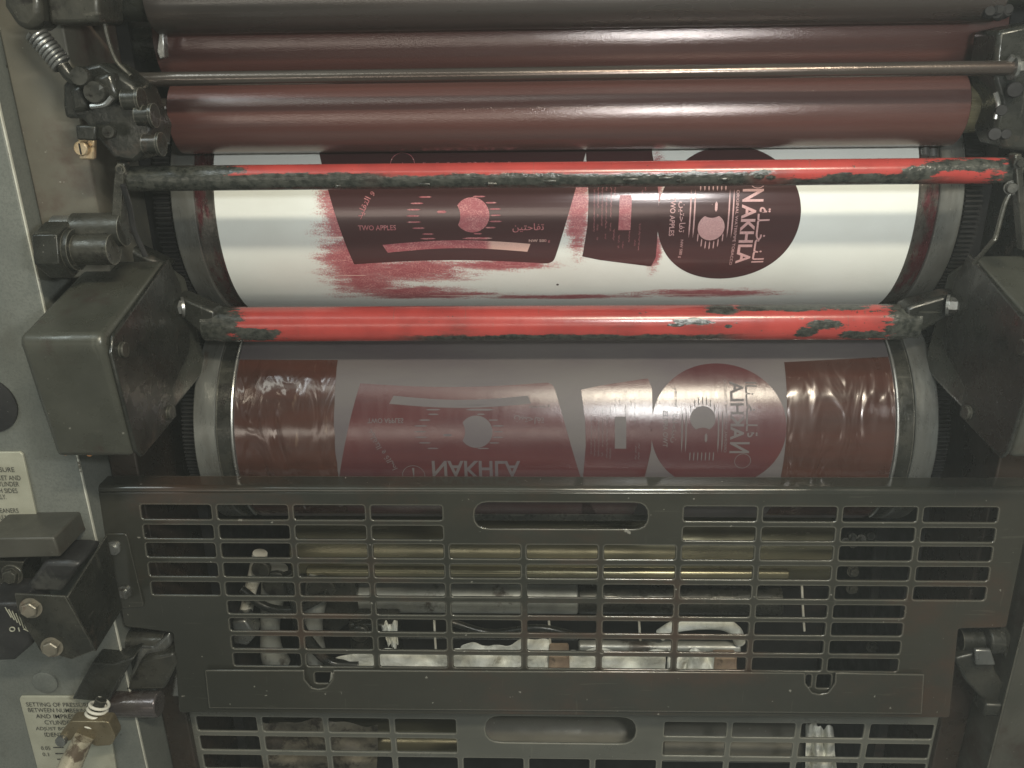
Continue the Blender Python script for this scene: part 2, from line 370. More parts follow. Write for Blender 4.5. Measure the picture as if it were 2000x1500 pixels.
AR_SLANT2 = "\uFE94\uFEDF\uFE8E\uFEBB\uFE8D"
CIRC = (.1810, .1945, .0772)
def design_solid():
    """ink solids: list of bmeshes"""
    out = []
    bl = U(692, 516); br = U(1080, 515); le = U(640, 368); re_ = U(1124, 370)
    def ext(a, b, t): k = (t-a[1])/(b[1]-a[1]); return (a[0]+(b[0]-a[0])*k, t)
    bot = [(bl[0]+(br[0]-bl[0])*k/16, bl[1]+(br[1]-bl[1])*k/16+.0052*math.sin(PI*k/16)) for k in range(17)]
    tl = ext(bl, le, .34); tr = ext(br, re_, .34)
    pts = bot[:15]+rnd([bot[14], (br[0], br[1]), re_], .009)[6:12]
    out.append(curve_bm([pts+[tr, tl]]))
    ql = (.0237, .1500); qr = (.1015, .1365)
    a = U(1146, 365); b = U(1287, 365)
    pl = [(ql[0], ql[1]), (ql[0]+.020, ql[1]-.0048), (qr[0]-.004, qr[1]+.0002), qr, (qr[0]+.004, qr[1]+.012), (.1052, .19), (.1045, .22), (.098, .262), (.092, .34), (.028, .34), (.026, .27), (.0292, .215), (.0282, .185)]
    out.append(curve_bm([pl]))
    out.append(curve_bm([circ(CIRC[0], CIRC[1], CIRC[2], 96)]))
    return out
def line_bm(x0, x1, t, h=.0005, ang=0):
    h *= 1.5
    b = bmesh.new(); pts = [(x0, t), ((x0*.8+x1*.2), t-h), ((x0*.2+x1*.8), t-h), (x1, t), ((x0*.2+x1*.8), t+h), ((x0*.8+x1*.2), t+h)]
    if ang: pts = [(p[1], p[0]) for p in pts]
    b.faces.new([b.verts.new((p[0], p[1], 0)) for p in pts]); return b
def squiggle(x, t0, t1, h, dens=1.):
    """illegible small print running along t, as broken wavy strokes"""
    out = []; t = t1
    while t > t0:
        ln = random.uniform(.0015, .006); e = max(t0, t-ln)
        if random.random() < .87*dens:
            n = 6; wd = .00028; pts = [(x+h*.5*math.sin(9*k/n+t*900)*random.uniform(.3, 1), t+(e-t)*k/n) for k in range(n+1)]
            poly = [(p[0]-wd, p[1]) for p in pts]+[(p[0]+wd, p[1]) for p in reversed(pts)]
            b = bmesh.new()
            for k in range(n):
                q = [(pts[k][0]-wd, pts[k][1]), (pts[k][0]+wd, pts[k][1]), (pts[k+1][0]+wd, pts[k+1][1]), (pts[k+1][0]-wd, pts[k+1][1])]
                b.faces.new([b.verts.new((p[0], p[1], 0)) for p in q])
            out.append(b)
        t = e-random.uniform(.0003, .0012)
    return out
def design_open():
    """unprinted details standing inside the ink solids"""
    random.seed(11); out = []
    # trapezoid piece: arched strip, words, two apples, rays, emblem, name
    sl = U(747, 478); sr_ = U(1036, 478); h = .0095
    top = [(sl[0]+(sr_[0]-sl[0])*k/20, sl[1]+.0048*math.sin(PI*k/20)) for k in range(21)]
    bot = [(sl[0]+.0050+(sr_[0]-sl[0]-.0085)*k/20, sl[1]-h+.0050*math.sin(PI*k/20)) for k in range(21)]
    out.append(curve_bm([top+bot[::-1]]))
    a = U(700, 450); out.append(text_bm("TWO APPLES", a[0], a[1], .0420, .0057, 0, .012))
    a = U(1001, 452); out.append(text_bm(AR_TWO, a[0], a[1]-.001, .0345, .0100, 0, .006))
    a = U(1033, 474); out.append(text_bm("NW 500 g", a[0], a[1], .0235, .0040, 0, .012))
    a = U(701, 425); out.append(text_bm(AR_SLANT, a[0]+.004, a[1]-.003, .033, .0085, math.radians(62), .008))
    a = (-.2005, .2225); out.append(text_bm(AR_SLANT2, a[0], a[1]+.004, .020, .0075, math.radians(62), .006))
    ax, at_ = U(860, 421); bx, bt = U(922, 420)
    R1 = .0215; R2_ = .0190
    bite = [p for p in circ(bx, bt, R2_, 96) if math.hypot(p[0]-ax-.002, p[1]-at_) > R1*.93]
    bite.sort(key=lambda p: math.atan2(p[1]-bt, p[0]-bx)); inner = [p for p in circ(ax+.002, at_, R1*.93, 120) if math.hypot(p[0]-bx, p[1]-bt) < R2_]
    inner.sort(key=lambda p: p[1]); out.append(curve_bm([bite+inner[::-1]]))
    for k, (l, r) in enumerate([(.026, .024), (.027, .021), (.028, .022), (.028, .020), (.030, .024), (.026, .020), (.024, .016)]):
        tt = at_+.020-k*.0067
        lx = ax-math.sqrt(max(0, R1**2-(tt-at_)**2))-.0008
        out.append(line_bm(lx-l*.55, lx, tt)); rx = bx+math.sqrt(max(0, R2_**2-(tt-bt)**2))+.0008; out.append(line_bm(rx, rx+r*.6, tt))
    out.append(line_bm(ax-.008, bx+.016, at_-.031)); out.append(line_bm(bx-.012, bx+.022, at_-.0255, .0007)); out.append(line_bm(ax-.024, ax-.006, at_-.0255, .0005))
    out.append(line_bm(ax-.004, ax+.007, at_+.004, .0009))
    ex, et = L(808, 925); out.append(curve_bm([circ(ex, et, .0135, 48), circ(ex, et, .0128, 48)])); out.append(curve_bm([[(ex-.0014, et-.010), (ex+.0014, et-.010), (ex+.0004, et+.002), (ex-.0004, et+.002)]]))
    n0 = L(843, 897); n1 = L(1016, 897); out.append(text_bm("NAKHLA", n0[0], n0[1], n1[0]-n0[0], .0215, 0, .02))
    # quadrilateral piece: white window and small print
    r0 = (.0622, .1810); w_ = .0132
    out.append(curve_bm([[(r0[0], r0[1]), (r0[0]+w_, r0[1]), (r0[0]+w_+.0004, .2185), (r0[0]+.0005, .2185)]]))
    for x, t0, t1 in ((.0355, .179, .225), (.0395, .170, .228), (.0440, .186, .228), (.0485, .171, .228), (.0535, .180, .230), (.0575, .164, .184), (.0632, .160, .180), (.0680, .160, .175), (.0745, .160, .180), (.0810, .157, .170), (.0855, .157, .188), (.0870, .215, .232), (.0905, .212, .232), (.0575, .218, .232)):
        out += squiggle(x, t0, t1, .0022)
    out.append(line_bm(.0290, .0296, .2, .0001))
    # round piece: words read downwards
    nt_ = U(1470, 369)[1]; nb_ = U(1445, 514)[1]
    n2 = U(1455, 394)[1]; n3 = U(1455, 399)[1]
    out.append(text_bm("N", .1945, nt_, nt_-n2, .0225, -PI/2, .02))
    out.append(text_bm("AKHLA", .1945, n3, n3-nb_, .0155, -PI/2, .025))
    out.append(text_bm(AR_NAME, .2120, n3-.003, n3-nb_-.004, .0135, -PI/2, .016))
    out.append(text_bm("ORIGINAL WATERPIPE TOBACCO", .1880, nt_-.001, nt_-nb_+.001, .0030, -PI/2, .0))
    t1 = U(1322, 384)[1]; out.append(text_bm("TWO APPLES", .1175, t1, .0425, .0057, -PI/2, .012))
    t2 = U(1335, 394)[1]; out.append(text_bm(AR_TWO, .1262, t2, .0330, .0085, -PI/2, .004))
    t3 = U(1337, 468)[1]; out.append(text_bm("NW 500 g", .1300, t3, .0220, .0040, -PI/2, .006))
    ax, at_ = U(1392, 395)[0], U(1392, 399)[1]; bx, bt = ax, U(1392, 444)[1]; R1 = .0155; R2_ = .0145
    ring = [p for p in circ(bx, bt, R2_, 96) if math.hypot(p[0]-ax, p[1]-at_) > R1*.93]
    ring.sort(key=lambda p: math.atan2(-(p[0]-bx), -(p[1]-bt))); inner = [p for p in circ(ax, at_, R1*.93, 120) if math.hypot(p[0]-bx, p[1]-bt) < R2_]
    inner.sort(key=lambda p: p[0]); out.append(curve_bm([ring+inner]))
    for k in range(7):
        xx = ax-.0135+k*.0045; low = bt-math.sqrt(max(0, R2_**2-(xx-bx)**2)) if abs(xx-bx) < R2_ else bt
        out.append(line_bm(low-.011, low-.001, xx, .0004, 1)); out.append(line_bm(at_+.014, at_+.026, xx, .0004, 1))
    for xx in (ax-.0190, ax-.0235, ax+.0180, ax+.0225): out.append(line_bm(bt-.012, at_+.016, xx, .0005, 1))
    out.append(line_bm(ax-.001+at_*0, at_*0+ax, at_, .0001)); out.append(line_bm(at_-.008, at_+.003, ax+.004, .0009, 1))
    ex, et = .2105, nt_+.0100; out.append(curve_bm([circ(ex, et, .0095, 40), circ(ex, et, .0088, 40)]))
    return out
def blobs(g, X, T, lst, n):
    """union of soft-edged patches in (x, t), broken up by noise n"""
    acc = None
    for px, pt, rx, rt_ in lst:
        dx = g.M('DIVIDE', g.M('SUBTRACT', X, px), rx); dt = g.M('DIVIDE', g.M('SUBTRACT', T, pt), rt_)
        d_ = g.M('SUBTRACT', 1, g.M('SQRT', g.M('ADD', g.M('MULTIPLY', dx, dx), g.M('MULTIPLY', dt, dt))))
        acc = d_ if acc is None else g.M('MAXIMUM', acc, d_)
    return g.M('ADD', acc, g.M('MULTIPLY', g.M('SUBTRACT', n, .5), 1.9))
SCUM = []
for (u0, v0, u1, v1) in ((632, 355, 700, 420), (640, 400, 720, 470), (655, 450, 745, 560), (690, 512, 900, 545), (668, 545, 780, 566), (880, 510, 1060, 526)):
    a = U(u0, v1); b = U(u1, v0); SCUM.append(((a[0]+b[0])/2, (a[1]+b[1])/2, (b[0]-a[0])*.80, (b[1]-a[1])*.90))
SCUM += [((U(1128, 420)[0]+U(1128, 420)[0])/2, .205, .018, .062), (.1035, .235, .012, .040), (.103, .155, .010, .032)]
for (u0, u1, tt, ht) in ((680, 960, .089, .012), (960, 1250, .083, .007), (1260, 1510, .090, .011), (690, 900, .097, .014)):
    SCUM.append(((U(u0, 560)[0]+U(u1, 560)[0])/2, tt, (U(u1, 560)[0]-U(u0, 560)[0])*.70, ht))
def plate_mat(name, always=False):
    g = G(name); n = g.t.nodes.new('ShaderNodeUVMap'); n.uv_map = 'UVMap'
    s = g.t.nodes.new('ShaderNodeSeparateXYZ'); g.ln(n.outputs[0], s.inputs[0]); X, T = s.outputs[0], s.outputs[1]
    def uvn(sc_, sx, sy, det=6, ro=.65):
        mp = g.t.nodes.new('ShaderNodeMapping'); g.ln(n.outputs[0], mp.inputs[0]); mp.inputs['Scale'].default_value = (sx, sy, 1); return g.noise(sc_, mp.outputs[0], det, ro)
    streak = uvn(30, .8, 3.2, 8, .75); fine = uvn(520, 1, 1.2, 3, .8); mot = uvn(70, 1, 2, 6, .7)
    base = g.mix(g.step(uvn(9, 1, 1.5), .3, .7), (.72, .745, .71), (.67, .69, .65))
    base = g.mix(g.M('MULTIPLY', g.step(mot, .60, .72), .10), base, (.45, .40, .33))
    pink = g.mix(g.step(fine, .40, .62), (.25, .055, .075), (.56, .26, .25)); pink = g.mix(g.step(mot, .35, .7), pink, (.30, .070, .085))
    lines = g.step(uvn(60, .05, 3, 3), .655, .67); pink = g.mix(g.M('MULTIPLY', lines, .85), pink, (.74, .56, .50))
    if always:
        xb = g.step(X, -.085, -.075); inbar = g.M('MULTIPLY', xb, g.step(T, .1735, .1745, 1, 0)); inbar = g.M('MULTIPLY', inbar, g.step(X, -.02, -.015, 1, 0))
        col = g.mix(g.M('MULTIPLY', inbar, .7), pink, (.66, .47, .40)); m_ = 1.
        col = g.mix(g.step(g.M('SUBTRACT', X, .11), 0, .002, 0, .45), col, (.72, .52, .50))
    else:
        f = blobs(g, X, T, SCUM, streak); m_ = g.step(g.M('ADD', f, g.M('MULTIPLY', g.M('SUBTRACT', fine, .5), 1.6)), .02, .52)
        col = g.mix(m_, base, pink)
        d0 = U(1089, 556); sd = g.M('SQRT', g.M('ADD', g.M('POWER', g.M('SUBTRACT', X, d0[0]), 2.), g.M('POWER', g.M('SUBTRACT', T, d0[1]), 2.)))
        col = g.mix(g.step(sd, .0012, .0018, 1, 0), col, (.05, .02, .02))
    return g.out(col, g.step(streak, .3, .7, .30, .42), 0., g.bump(uvn(600, 1, 1, 2), .12, .0002), .5)
M_plate = plate_mat('printing_plate_surface'); M_open = plate_mat('scummed_open_areas', True)
g = G('wet_design_ink')
s1 = g.noise(5, g.V((.2, 5, 5)), 4); s2 = g.noise(700, g.V((.8, 1, 1)), 2); s3 = g.noise(10, g.V((.12, 6, 6)), 4)
M_design = g.out(g.mix(g.step(s1, .3, .7), (.070, .026, .028), (.058, .027, .028)), g.step(s3, .3, .7, .13, .22), .12, g.bump(s3, .3, .0006, g.bump(s2, .10, .0002)), .6)
# sparkly ink on the blanket
g = G('bronzed_ink_on_blanket')
s1 = g.noise(7, g.V((.6, 4, 4)), 5); s2 = g.noise(850, None, 2, .8); s4 = g.noise(30, g.V((3, .3, .3)), 4)
M_bink = g.out(g.mix(g.step(s1, .3, .7), (.072, .021, .022), (.055, .018, .021)), g.step(s4, .3, .7, .20, .27), .0, g.bump(s2, .30, .0003), .75)
g = G('mauve_rubber_blanket')
s1 = g.noise(6, g.V((1, 3, 3)), 5); s2 = g.noise(500, None, 2)
M_blanket = g.out(g.mix(g.step(s1, .3, .7), (.080, .068, .074), (.098, .088, .087)), .5, 0., g.bump(s2, .10, .0003), .25)
g = G('puddled_ink_and_glue')
s1 = g.noise(15, g.V((2.2, .9, .9)), 2, .45, 1.0); s2 = g.noise(11, g.V((.5, 5, 5)), 3, .5); s3 = g.noise(30, g.V((2.5, .7, .7), (5, 2, 1)), 3)
col = g.mix(g.step(s2, .3, .7), (.060, .024, .018), (.045, .021, .017)); col = g.mix(g.M('MULTIPLY', g.step(s3, .62, .76), .5), col, (.20, .14, .10))
h = s1
M_mess = g.out(col, g.step(s1, .3, .7, .08, .24), .1, g.bump(h, .62, .0065), .7, .3)
# ------------------------------------------------------------------ added thin volume, stands in for lens glare that lifts the blacks
hb = bmesh.new(); bmesh.ops.create_cube(hb, size=1); 
for v in hb.verts: v.co = Vector((v.co.x*5, v.co.y*8-1.5, v.co.z*6+.2))
hm = bpy.data.meshes.new('glare_veil'); hb.to_mesh(hm); hb.free(); ho = bpy.data.objects.new('glare_veil', hm); C.objects.link(ho); ho['kind'] = 'stuff'
hmat = bpy.data.materials.new('glare_veil_volume'); hmat.use_nodes = True; ht = hmat.node_tree; ht.nodes.remove(ht.nodes['Principled BSDF'])
hv = ht.nodes.new('ShaderNodeVolumePrincipled'); hv.inputs['Color'].default_value = (.86, .93, .90, 1); hv.inputs['Density'].default_value = .022
ht.links.new(hv.outputs[0], ht.nodes['Material Output'].inputs['Volume']); hm.materials.append(hmat)
# ------------------------------------------------------------------ side frames
def sl(): return NB()
def side_frame(s, name, label):
    r = root(name, label, 'machine frame', (s*.62, .9, -.5))
    nb = NB(); box(nb, *sorted((s*.535, s*1.2)), .82, 1.5, -1.6, .7); obj('painted_panel', nb, M_paint if s < 0 else M_rightp, r, .003)
    nb = NB(); box(nb, *sorted((s*.472, s*.5345)), .845, 1.5, -.21, .7); obj('inner_plate', nb, M_brown if s < 0 else M_grease, r, .002)  # right plate in darker iron: the dimmer light there is put into its colour
    nb = NB(); box(nb, *sorted((s*.500, s*.5335)), .876, 1.5, -1.6, -.2115); obj('lower_inner_plate', nb, M_oily, r, .002)
    nb = NB(); box(nb, *sorted((s*.5338, s*.5354)), .8187, .8212, -1.6, .7); obj('bare_edge_strip', nb, M_edge if s < 0 else M_cast, r)
    nb = NB(); box(nb, *sorted((s*.458, s*.4715)), .95, 1.5, -1.6, .7); obj('inner_wall', nb, M_black, r)
    return r
FL = side_frame(-1, 'side_frame', 'grey green painted press side frame on the left, carrying two instruction plates')
FR = side_frame(1, 'side_frame', 'dark press side frame on the right behind the cover box and gear edge')
nb = NB(); box(nb, -.455, .455, 1.45, 1.5, -1.6, .7); tag(obj('back_wall', nb, M_black), 'black rear wall inside the press behind all rollers', 'panel')
# frame fittings
nb = NB(); disc(nb, at(90, 1330, .82), (0, -1, 0), .0155, .004); obj('blanking_cap', nb, M_paint, FL)
nb = NB(); disc(nb, at(-22, 790, .82), (0, -1, 0), .032, .003); obj('dark_port', nb, M_rubber, FL)
def label_plate(pts, lines, mark=None):
    nb = NB(); P = pp(pts, .8165); prism(nb, P, (0, .0032, 0)); pl = obj('instruction_plate', nb, M_label, FL, .0006)
    nb = NB()
    for body, u, v, ul, hpx in lines:
        p = at(u, v, .8155); q = at(ul, v, .8155); top = at(u, v-hpx, .8155)
        b = text_bm(body, 0, 0, (q-p).length, (top-p).length, 0, .004)
        for vv in b.verts: vv.co = p+Vector((vv.co.x, 0, vv.co.y))
        me = bpy.data.meshes.new('t'); b.to_mesh(me); b.free(); nb.b.from_mesh(me); bpy.data.meshes.remove(me)
    if mark:
        for a, b_ in mark:
            p = at(*a, .8155); q = at(*b_, .8155); prism(nb, [p, q, q+Vector((0, 0, .0012)), p+Vector((0, 0, .0012))], (0, .0006, 0))
    obj('plate_text', nb, M_text, pl)
label_plate([(-60, 884), (38, 883), (44, 888), (78, 1036), (74, 1044), (-60, 1045)],
            [('SSURE', -6, 922, 29, 9), ('KET AND', -3, 938, 41, 9), ('YLINDER', -2, 950, 38, 9), ('H SIDES', -1, 963, 35, 9), ('LLY.', -2, 975, 13, 9), ('EANERS', 1, 1002, 37, 9), ('ULY', 1, 1015, 14, 9), ('030E.8066', 46, 1037, 73, 4)])
label_plate([(40, 1361), (205, 1361), (235, 1560), (88, 1560), (38, 1366)],
            [('SETTING OF PRESSURE', 52, 1380, 176, 8), ('BETWEEN NUMBERING', 56, 1391, 176, 8), ('AND IMPRESSION', 71, 1403, 176, 8), ('CYLINDERS', 88, 1415, 150, 8), ('ADJUST BOTH SIDES', 71, 1428, 176, 8), ('IDENTICALLY', 88, 1439, 165, 8), ('0.05', 81, 1465, 99, 7), ('0.1', 84, 1477, 96, 7)],
            [((104, 1461), (124, 1461)), ((108, 1473), (124, 1473)), ((112, 1484), (128, 1484))])
# ------------------------------------------------------------------ cylinders
def cylinder(name, label, cy, cz, W, kind):
    r = root(name, label, 'cylinder', (0, cy, cz))
    nb = NB(); lathe(nb, [(-.384, RC-.0012), (.384, RC-.0012)], cy, cz, 256); obj('drum', nb, M_groove, r)
    for s in (-1, 1):
        nb = NB(); pr = [(s*.3842, RC-.004), (s*.404, RC-.004)]; lathe(nb, sorted(pr), cy, cz, 256); obj('end_groove', nb, M_groove if kind == 'plate' else M_cast, r)
        nb = NB(); lathe(nb, sorted([(s*.4042, RC-.0010), (s*.4052, RC), (s*.4288, RC), (s*.43, RC-.001)]), cy, cz, 256); obj('bearer_ring', nb, M_bearer, r)
        nb = NB(); n = 150; pts = []
        for k in range(n):
            a = 2*PI*k/n
            for da, rr in ((-.3, .1250 if kind == 'plate' else .112), (-.17, .1320 if kind == 'plate' else .118), (.17, .1320 if kind == 'plate' else .118), (.3, .1250 if kind == 'plate' else .112)):
                aa = a+da*2*PI/n; pts.append(Vector((s*.433, cy-rr*math.cos(aa), cz+rr*math.sin(aa))))
        prism(nb, pts, (s*.018, 0, 0)); obj('gear', nb, M_black, r)
    return r
PC = cylinder('plate_cylinder', 'upper press cylinder wrapped in a white printing plate with dark red design', UY, UZ, W_up, 'plate')
BC = cylinder('blanket_cylinder', 'lower press cylinder with mauve rubber blanket carrying the mirrored red design', LY, LZ, W_lo, 'blanket')
nb = NB(); cyl_patch(nb, W_up, -.3811, .3811, .055, .36, 0, 8); PL = obj('printing_plate', nb, M_plate, PC, recalc=False)
def lay_image(W, ms, mo, par, lim):
    for b in design_solid():
        nb = NB(); flat_to_cyl(b, W, .00025, nb, lim); obj('inked_image', nb, ms, par)
    piece = [NB(), NB(), NB()]
    for b in design_open():
        xm = sum(v.co.x for v in b.verts)/len(b.verts); flat_to_cyl(b, W, .00045, piece[0 if xm < .01 else 1 if xm < .1035 else 2], lim)
    for nb in piece: obj('image_lettering', nb, mo, par)
lay_image(W_up, M_design, M_open, PL, (.06, .33))
nb = NB(); cyl_patch(nb, W_lo, -.3814, .3814, .03, .36, 0, 8); BL = obj('rubber_blanket', nb, M_blanket, BC, recalc=False)
lay_image(W_lo, M_bink, M_blanket, BL, (.04, .34))
nb = NB(); x1 = L(653, 800)[0]
def ragged(x0, x1, t0, t1, seed):
    random.seed(seed); P = [(x0, t0), (x1, t0+.001)]
    P += [(x1+random.uniform(-.0006, .0006), t0+(t1-t0)*k/20) for k in range(1, 20)]+[(x1, t1), (x0, t1)]; return P
flat_to_cyl(curve_bm([ragged(-.3808, x1, L(500, 700)[1], .34, 3)]), W_lo, .00035, nb); obj('ink_puddle', nb, M_mess, BL); nb = NB()
flat_to_cyl(curve_bm([[(L(1531, 705)[0], L(1531, 705)[1]), (.3808, L(1531, 695)[1]), (.3808, .34), (L(1531, 800)[0], .34)]]), W_lo, .00035, nb)
obj('ink_puddle', nb, M_mess, BL)
for s in (-1, 1):
    nb = NB(); pts = [W_lo(s*.3835, t, .0012) for t in [.05+.29*k/40 for k in range(41)]]; tube(nb, pts, .0020, 8); obj('blanket_edge_bead', nb, M_steel, BL)
for (u, v) in ((1806, 298), (1822, 300)):
    x, t = U(u, v); nb = NB(); tube(nb, [W_up(x, t-.004, .0005), W_up(x, t+.004, .0005)], .0045, 12); obj('plate_clamp_screw', nb, M_steel, PC)
# ------------------------------------------------------------------ ink rollers and rods
def roller(name, label, cat, y, vc, r, uL, uR, m, shafts=None, tilt=0, grp=None):
    pL, pR = at(uL, vc, y), at(uR, vc, y); zc = at(1000, vc, y).z
    rr = root(name, label, cat, ((pL.x+pR.x)/2, y, zc), grp)
    nb = NB(); lathe(nb, [(pL.x, r-.002), (pL.x+.0015, r), (pR.x-.0015, r), (pR.x, r-.002)], y, zc, 128); obj('roller_body', nb, m, rr)
    for (ua, ub, rs, mm) in shafts or ():
        a, b = at(ua, vc, y).x, at(ub, vc, y).x; nb = NB(); lathe(nb, [(a, rs-.001), (a+.001, rs), (b-.001, rs), (b, rs-.001)], y, zc, 64); obj('shaft_end', nb, mm, rr)
    return rr, zc
roller('ink_roller', 'dark smooth roller along the top edge of the picture', 'roller', .90, -8, .030, 300, 1945, M_inkdark, [(150, 300, .018, M_grease), (1945, 2080, .018, M_grease)])
roller('ink_roller', 'wide red brown inked roller second from the top, above the thin rod', 'roller', .97, 76, .045, 330, 1925, M_ink, [(200, 328, .017, M_grease), (1927, 2020, .017, M_grease)])
roller('ink_roller', 'red brown inked roller just above the white plate, brass coloured collar at its right end', 'roller', .92, 222, .0372, 352, 1862, M_ink, [(272, 351, .020, M_rod), (1863, 1932, .0245, M_shaft), (1934, 1946, .034, M_grease)])
def rodthing(name, label, y, v0, v1, r, u0, u1, m, grp=None, ends=True):
    a, b = at(u0, v0, y), at(u1, v1, y); nb = NB(); a.z = b.z = (a.z+b.z)/2
    rr = root(name, label, 'rod', (a+b)/2, grp); n = 60
    tube(nb, [a+(b-a)*k/n for k in range(n+1)], r, 28); obj('rod_body', nb, m, rr); return rr, a, b
RD, a, b = rodthing('cross_rod', 'thin oily steel rod between the two red brown rollers', .85, 152, 136, .0066, 252, 1975, M_rod)
for p, d in ((a, -1), (b, 1)):
    nb = NB(); hexbolt(nb, p, (d, 0, 0), .008, .012); tube(nb, [p+Vector((-d*.004, 0, .004)), p+Vector((-d*.002, -.004, .010))], .003, 10); obj('end_nut', nb, M_steel, RD)
a = (at(242, 344, .83)+at(1984, 338, .83))/2
M_red1 = red('chipped_red_paint_thin_rod', at(470, 342, .83).x, at(1925, 342, .83).x, [(at(1790, 342, .83).x, -.106, .016, .008), (at(1480, 345, .83).x, -.106, .012, .004), (at(1880, 330, .83).x, -.100, .05, .005), (at(1700, 352, .83).x, -.110, .04, .004)],
             [(a.z+.0052, -.5, at(760, 340, .83).x), (a.z+.0026, at(700, 340, .83).x, at(1500, 340, .83).x), (a.z-.0035, at(1500, 340, .83).x, at(1830, 340, .83).x)])
R1, a, b = rodthing('safety_rod', 'thin chipped red rod crossing in front of the white plate', .83, 344, 338, .0122, 242, 1984, M_red1)
random.seed(5)
for (u, dz) in ((1072, .3), (1228, .2), (1296, .1), (1325, .35), (1412, .25), (1480, .1), (1500, .15), (830, .5), (660, .6), (955, .5)):
    x = at(u, 342, .83).x; nb = NB(); f = -.1+dz*-.9; zc = a.z; p = Vector((x, .83-.0122*math.cos(f), zc+.0122*math.sin(f))); tube(nb, [p+Vector((-.003-random.random()*.004, 0, 0)), p, p+Vector((.003+random.random()*.005, 0, 0))], [.0008, .0026, .0008], 10); obj('grime_lump', nb, M_grease, R1)
# arms that hold the thin red rod
nb = NB(); slab(nb, [(228, 316), (243, 318), (242, 350), (234, 472), (214, 474), (222, 350)], .812, .012); AR = root('linkage_arm', 'flat steel arm holding the left end of the thin red rod', 'lever', at(225, 400, .82))
obj('arm_plate', nb, M_cast, AR, .001)
nb = NB(); p = at(206, 472, .818); tube(nb, [p+Vector((-.028, 0, .012)), p+Vector((.022, 0, .012))], .0165, 32); obj('pivot_boss', nb, M_cast, AR)
nb = NB(); tube(nb, [p+Vector((-.050, .004, .012)), p+Vector((-.028, .004, .012))], .0135, 32); obj('pivot_shaft', nb, M_steel, AR)
nb = NB(); hexbolt(nb, at(236, 330, .812), (0, -1, 0), .0035, .004); obj('rod_screw', nb, M_grease, AR)
nb = NB(); slab(nb, [(1982, 302), (1996, 300), (2010, 480), (1998, 490)], .812, .012); AR2 = root('linkage_arm', 'flat steel arm at the right end of the thin red rod, by the hooked wire', 'lever', at(1990, 400, .82))
obj('arm_plate', nb, M_cast, AR2, .001)
nb = NB(); hexbolt(nb, at(1990, 318, .812), (0, -1, 0), .004, .005); hexbolt(nb, at(1975, 366, .82), (-.3, -1, 0), .005, .007, True, 24); obj('arm_bolt', nb, M_screw, AR2)
nb = NB(); tube(nb, bez([at(1976, 372, .82), at(1962, 400, .82), at(1945, 462, .82), at(1938, 472, .82), at(1902, 514, .84)]), .0022, 10)
tag(obj('hooked_wire', nb, M_cast), 'bent bright wire hanging from the right lever arm', 'wire')
# big red guard bar: a flattened tube with a crease along its face
RB = root('red_guard_bar', 'thick chipped red guard bar between the upper and lower cylinders', 'guard bar', at(1100, 632, .90))
yb = .90; pc = at(1095, 631, yb); xa, xb = at(402, 631, yb).x, at(1787, 631, yb).x
prof = []
for k in range(28):
    a_ = 2*PI*k/28; cc, ss = math.cos(a_), math.sin(a_); r_ = .0192
    yy = -r_*math.copysign(abs(cc)**.80, cc); zz = r_*math.copysign(abs(ss)**.92, ss); prof.append((yy, zz))
nb = NB(); n = 80; rings = []
for i in range(n+1):
    x = xa+(xb-xa)*i/n; k_ = 1 if 1 < i < n-1 else .93
    rings.append([nb.b.verts.new((x, yb+py*k_, pc.z+pz*k_)) for py, pz in prof])
for A, B in zip(rings, rings[1:]):
    for k in range(28): nb.b.faces.new((A[k], A[(k+1) % 28], B[(k+1) % 28], B[k]))
nb.b.faces.new(rings[0]); nb.b.faces.new(rings[-1])
def bx_(u, v): q = at(u, v, yb-.017); return q.x, q.z
PT = [(bx_(1410, 610), .018, .0035), (bx_(1352, 627), .022, .0035), (bx_(1318, 634), .010, .0022), (bx_(1560, 605), .055, .0028), (bx_(1480, 606), .020, .0025), (bx_(1615, 632), .022, .005), (bx_(1575, 650), .012, .006), (bx_(1690, 655), .028, .006), (bx_(1640, 604), .04, .003), (bx_(505, 652), .030, .008), (bx_(450, 604), .03, .003), (bx_(1422, 636), .004, .002)]
M_red2 = red('chipped_red_paint_guard_bar', at(478, 631, yb).x, at(1712, 631, yb).x, [(p[0], p[1], a_, b_) for p, a_, b_ in PT],
             [(bx_(1000, 654)[1], at(800, 650, yb).x, at(1430, 650, yb).x)])
obj('bar_body', nb, M_red2, RB)
for s, uv0, uv1, nm in ((-1, (336, 600), (405, 632), 'l'), (1, (1872, 596), (1785, 625), 'r')):
    nb = NB(); u0, v0 = uv0; u1, v1 = uv1
    slab(nb, [(u0-8*-s, v0-22), (u0+20*-s, v0-20), (u1, v1-30), (u1+16*-s, v1-24), (u1+16*-s, v1+26), (u1, v1+34), (u0+22*-s, v0+26), (u0, v0+22)], .885, .028); obj('end_bracket', nb, M_grease, RB, .004)
    nb = NB(); pq = at(u0+16*-s, v0, .884); hexbolt(nb, pq+Vector((-s*.004, 0, 0)), (s, -.55, .1), .0085, .012, True, 6); obj('bracket_bolt', nb, M_steel, RB)
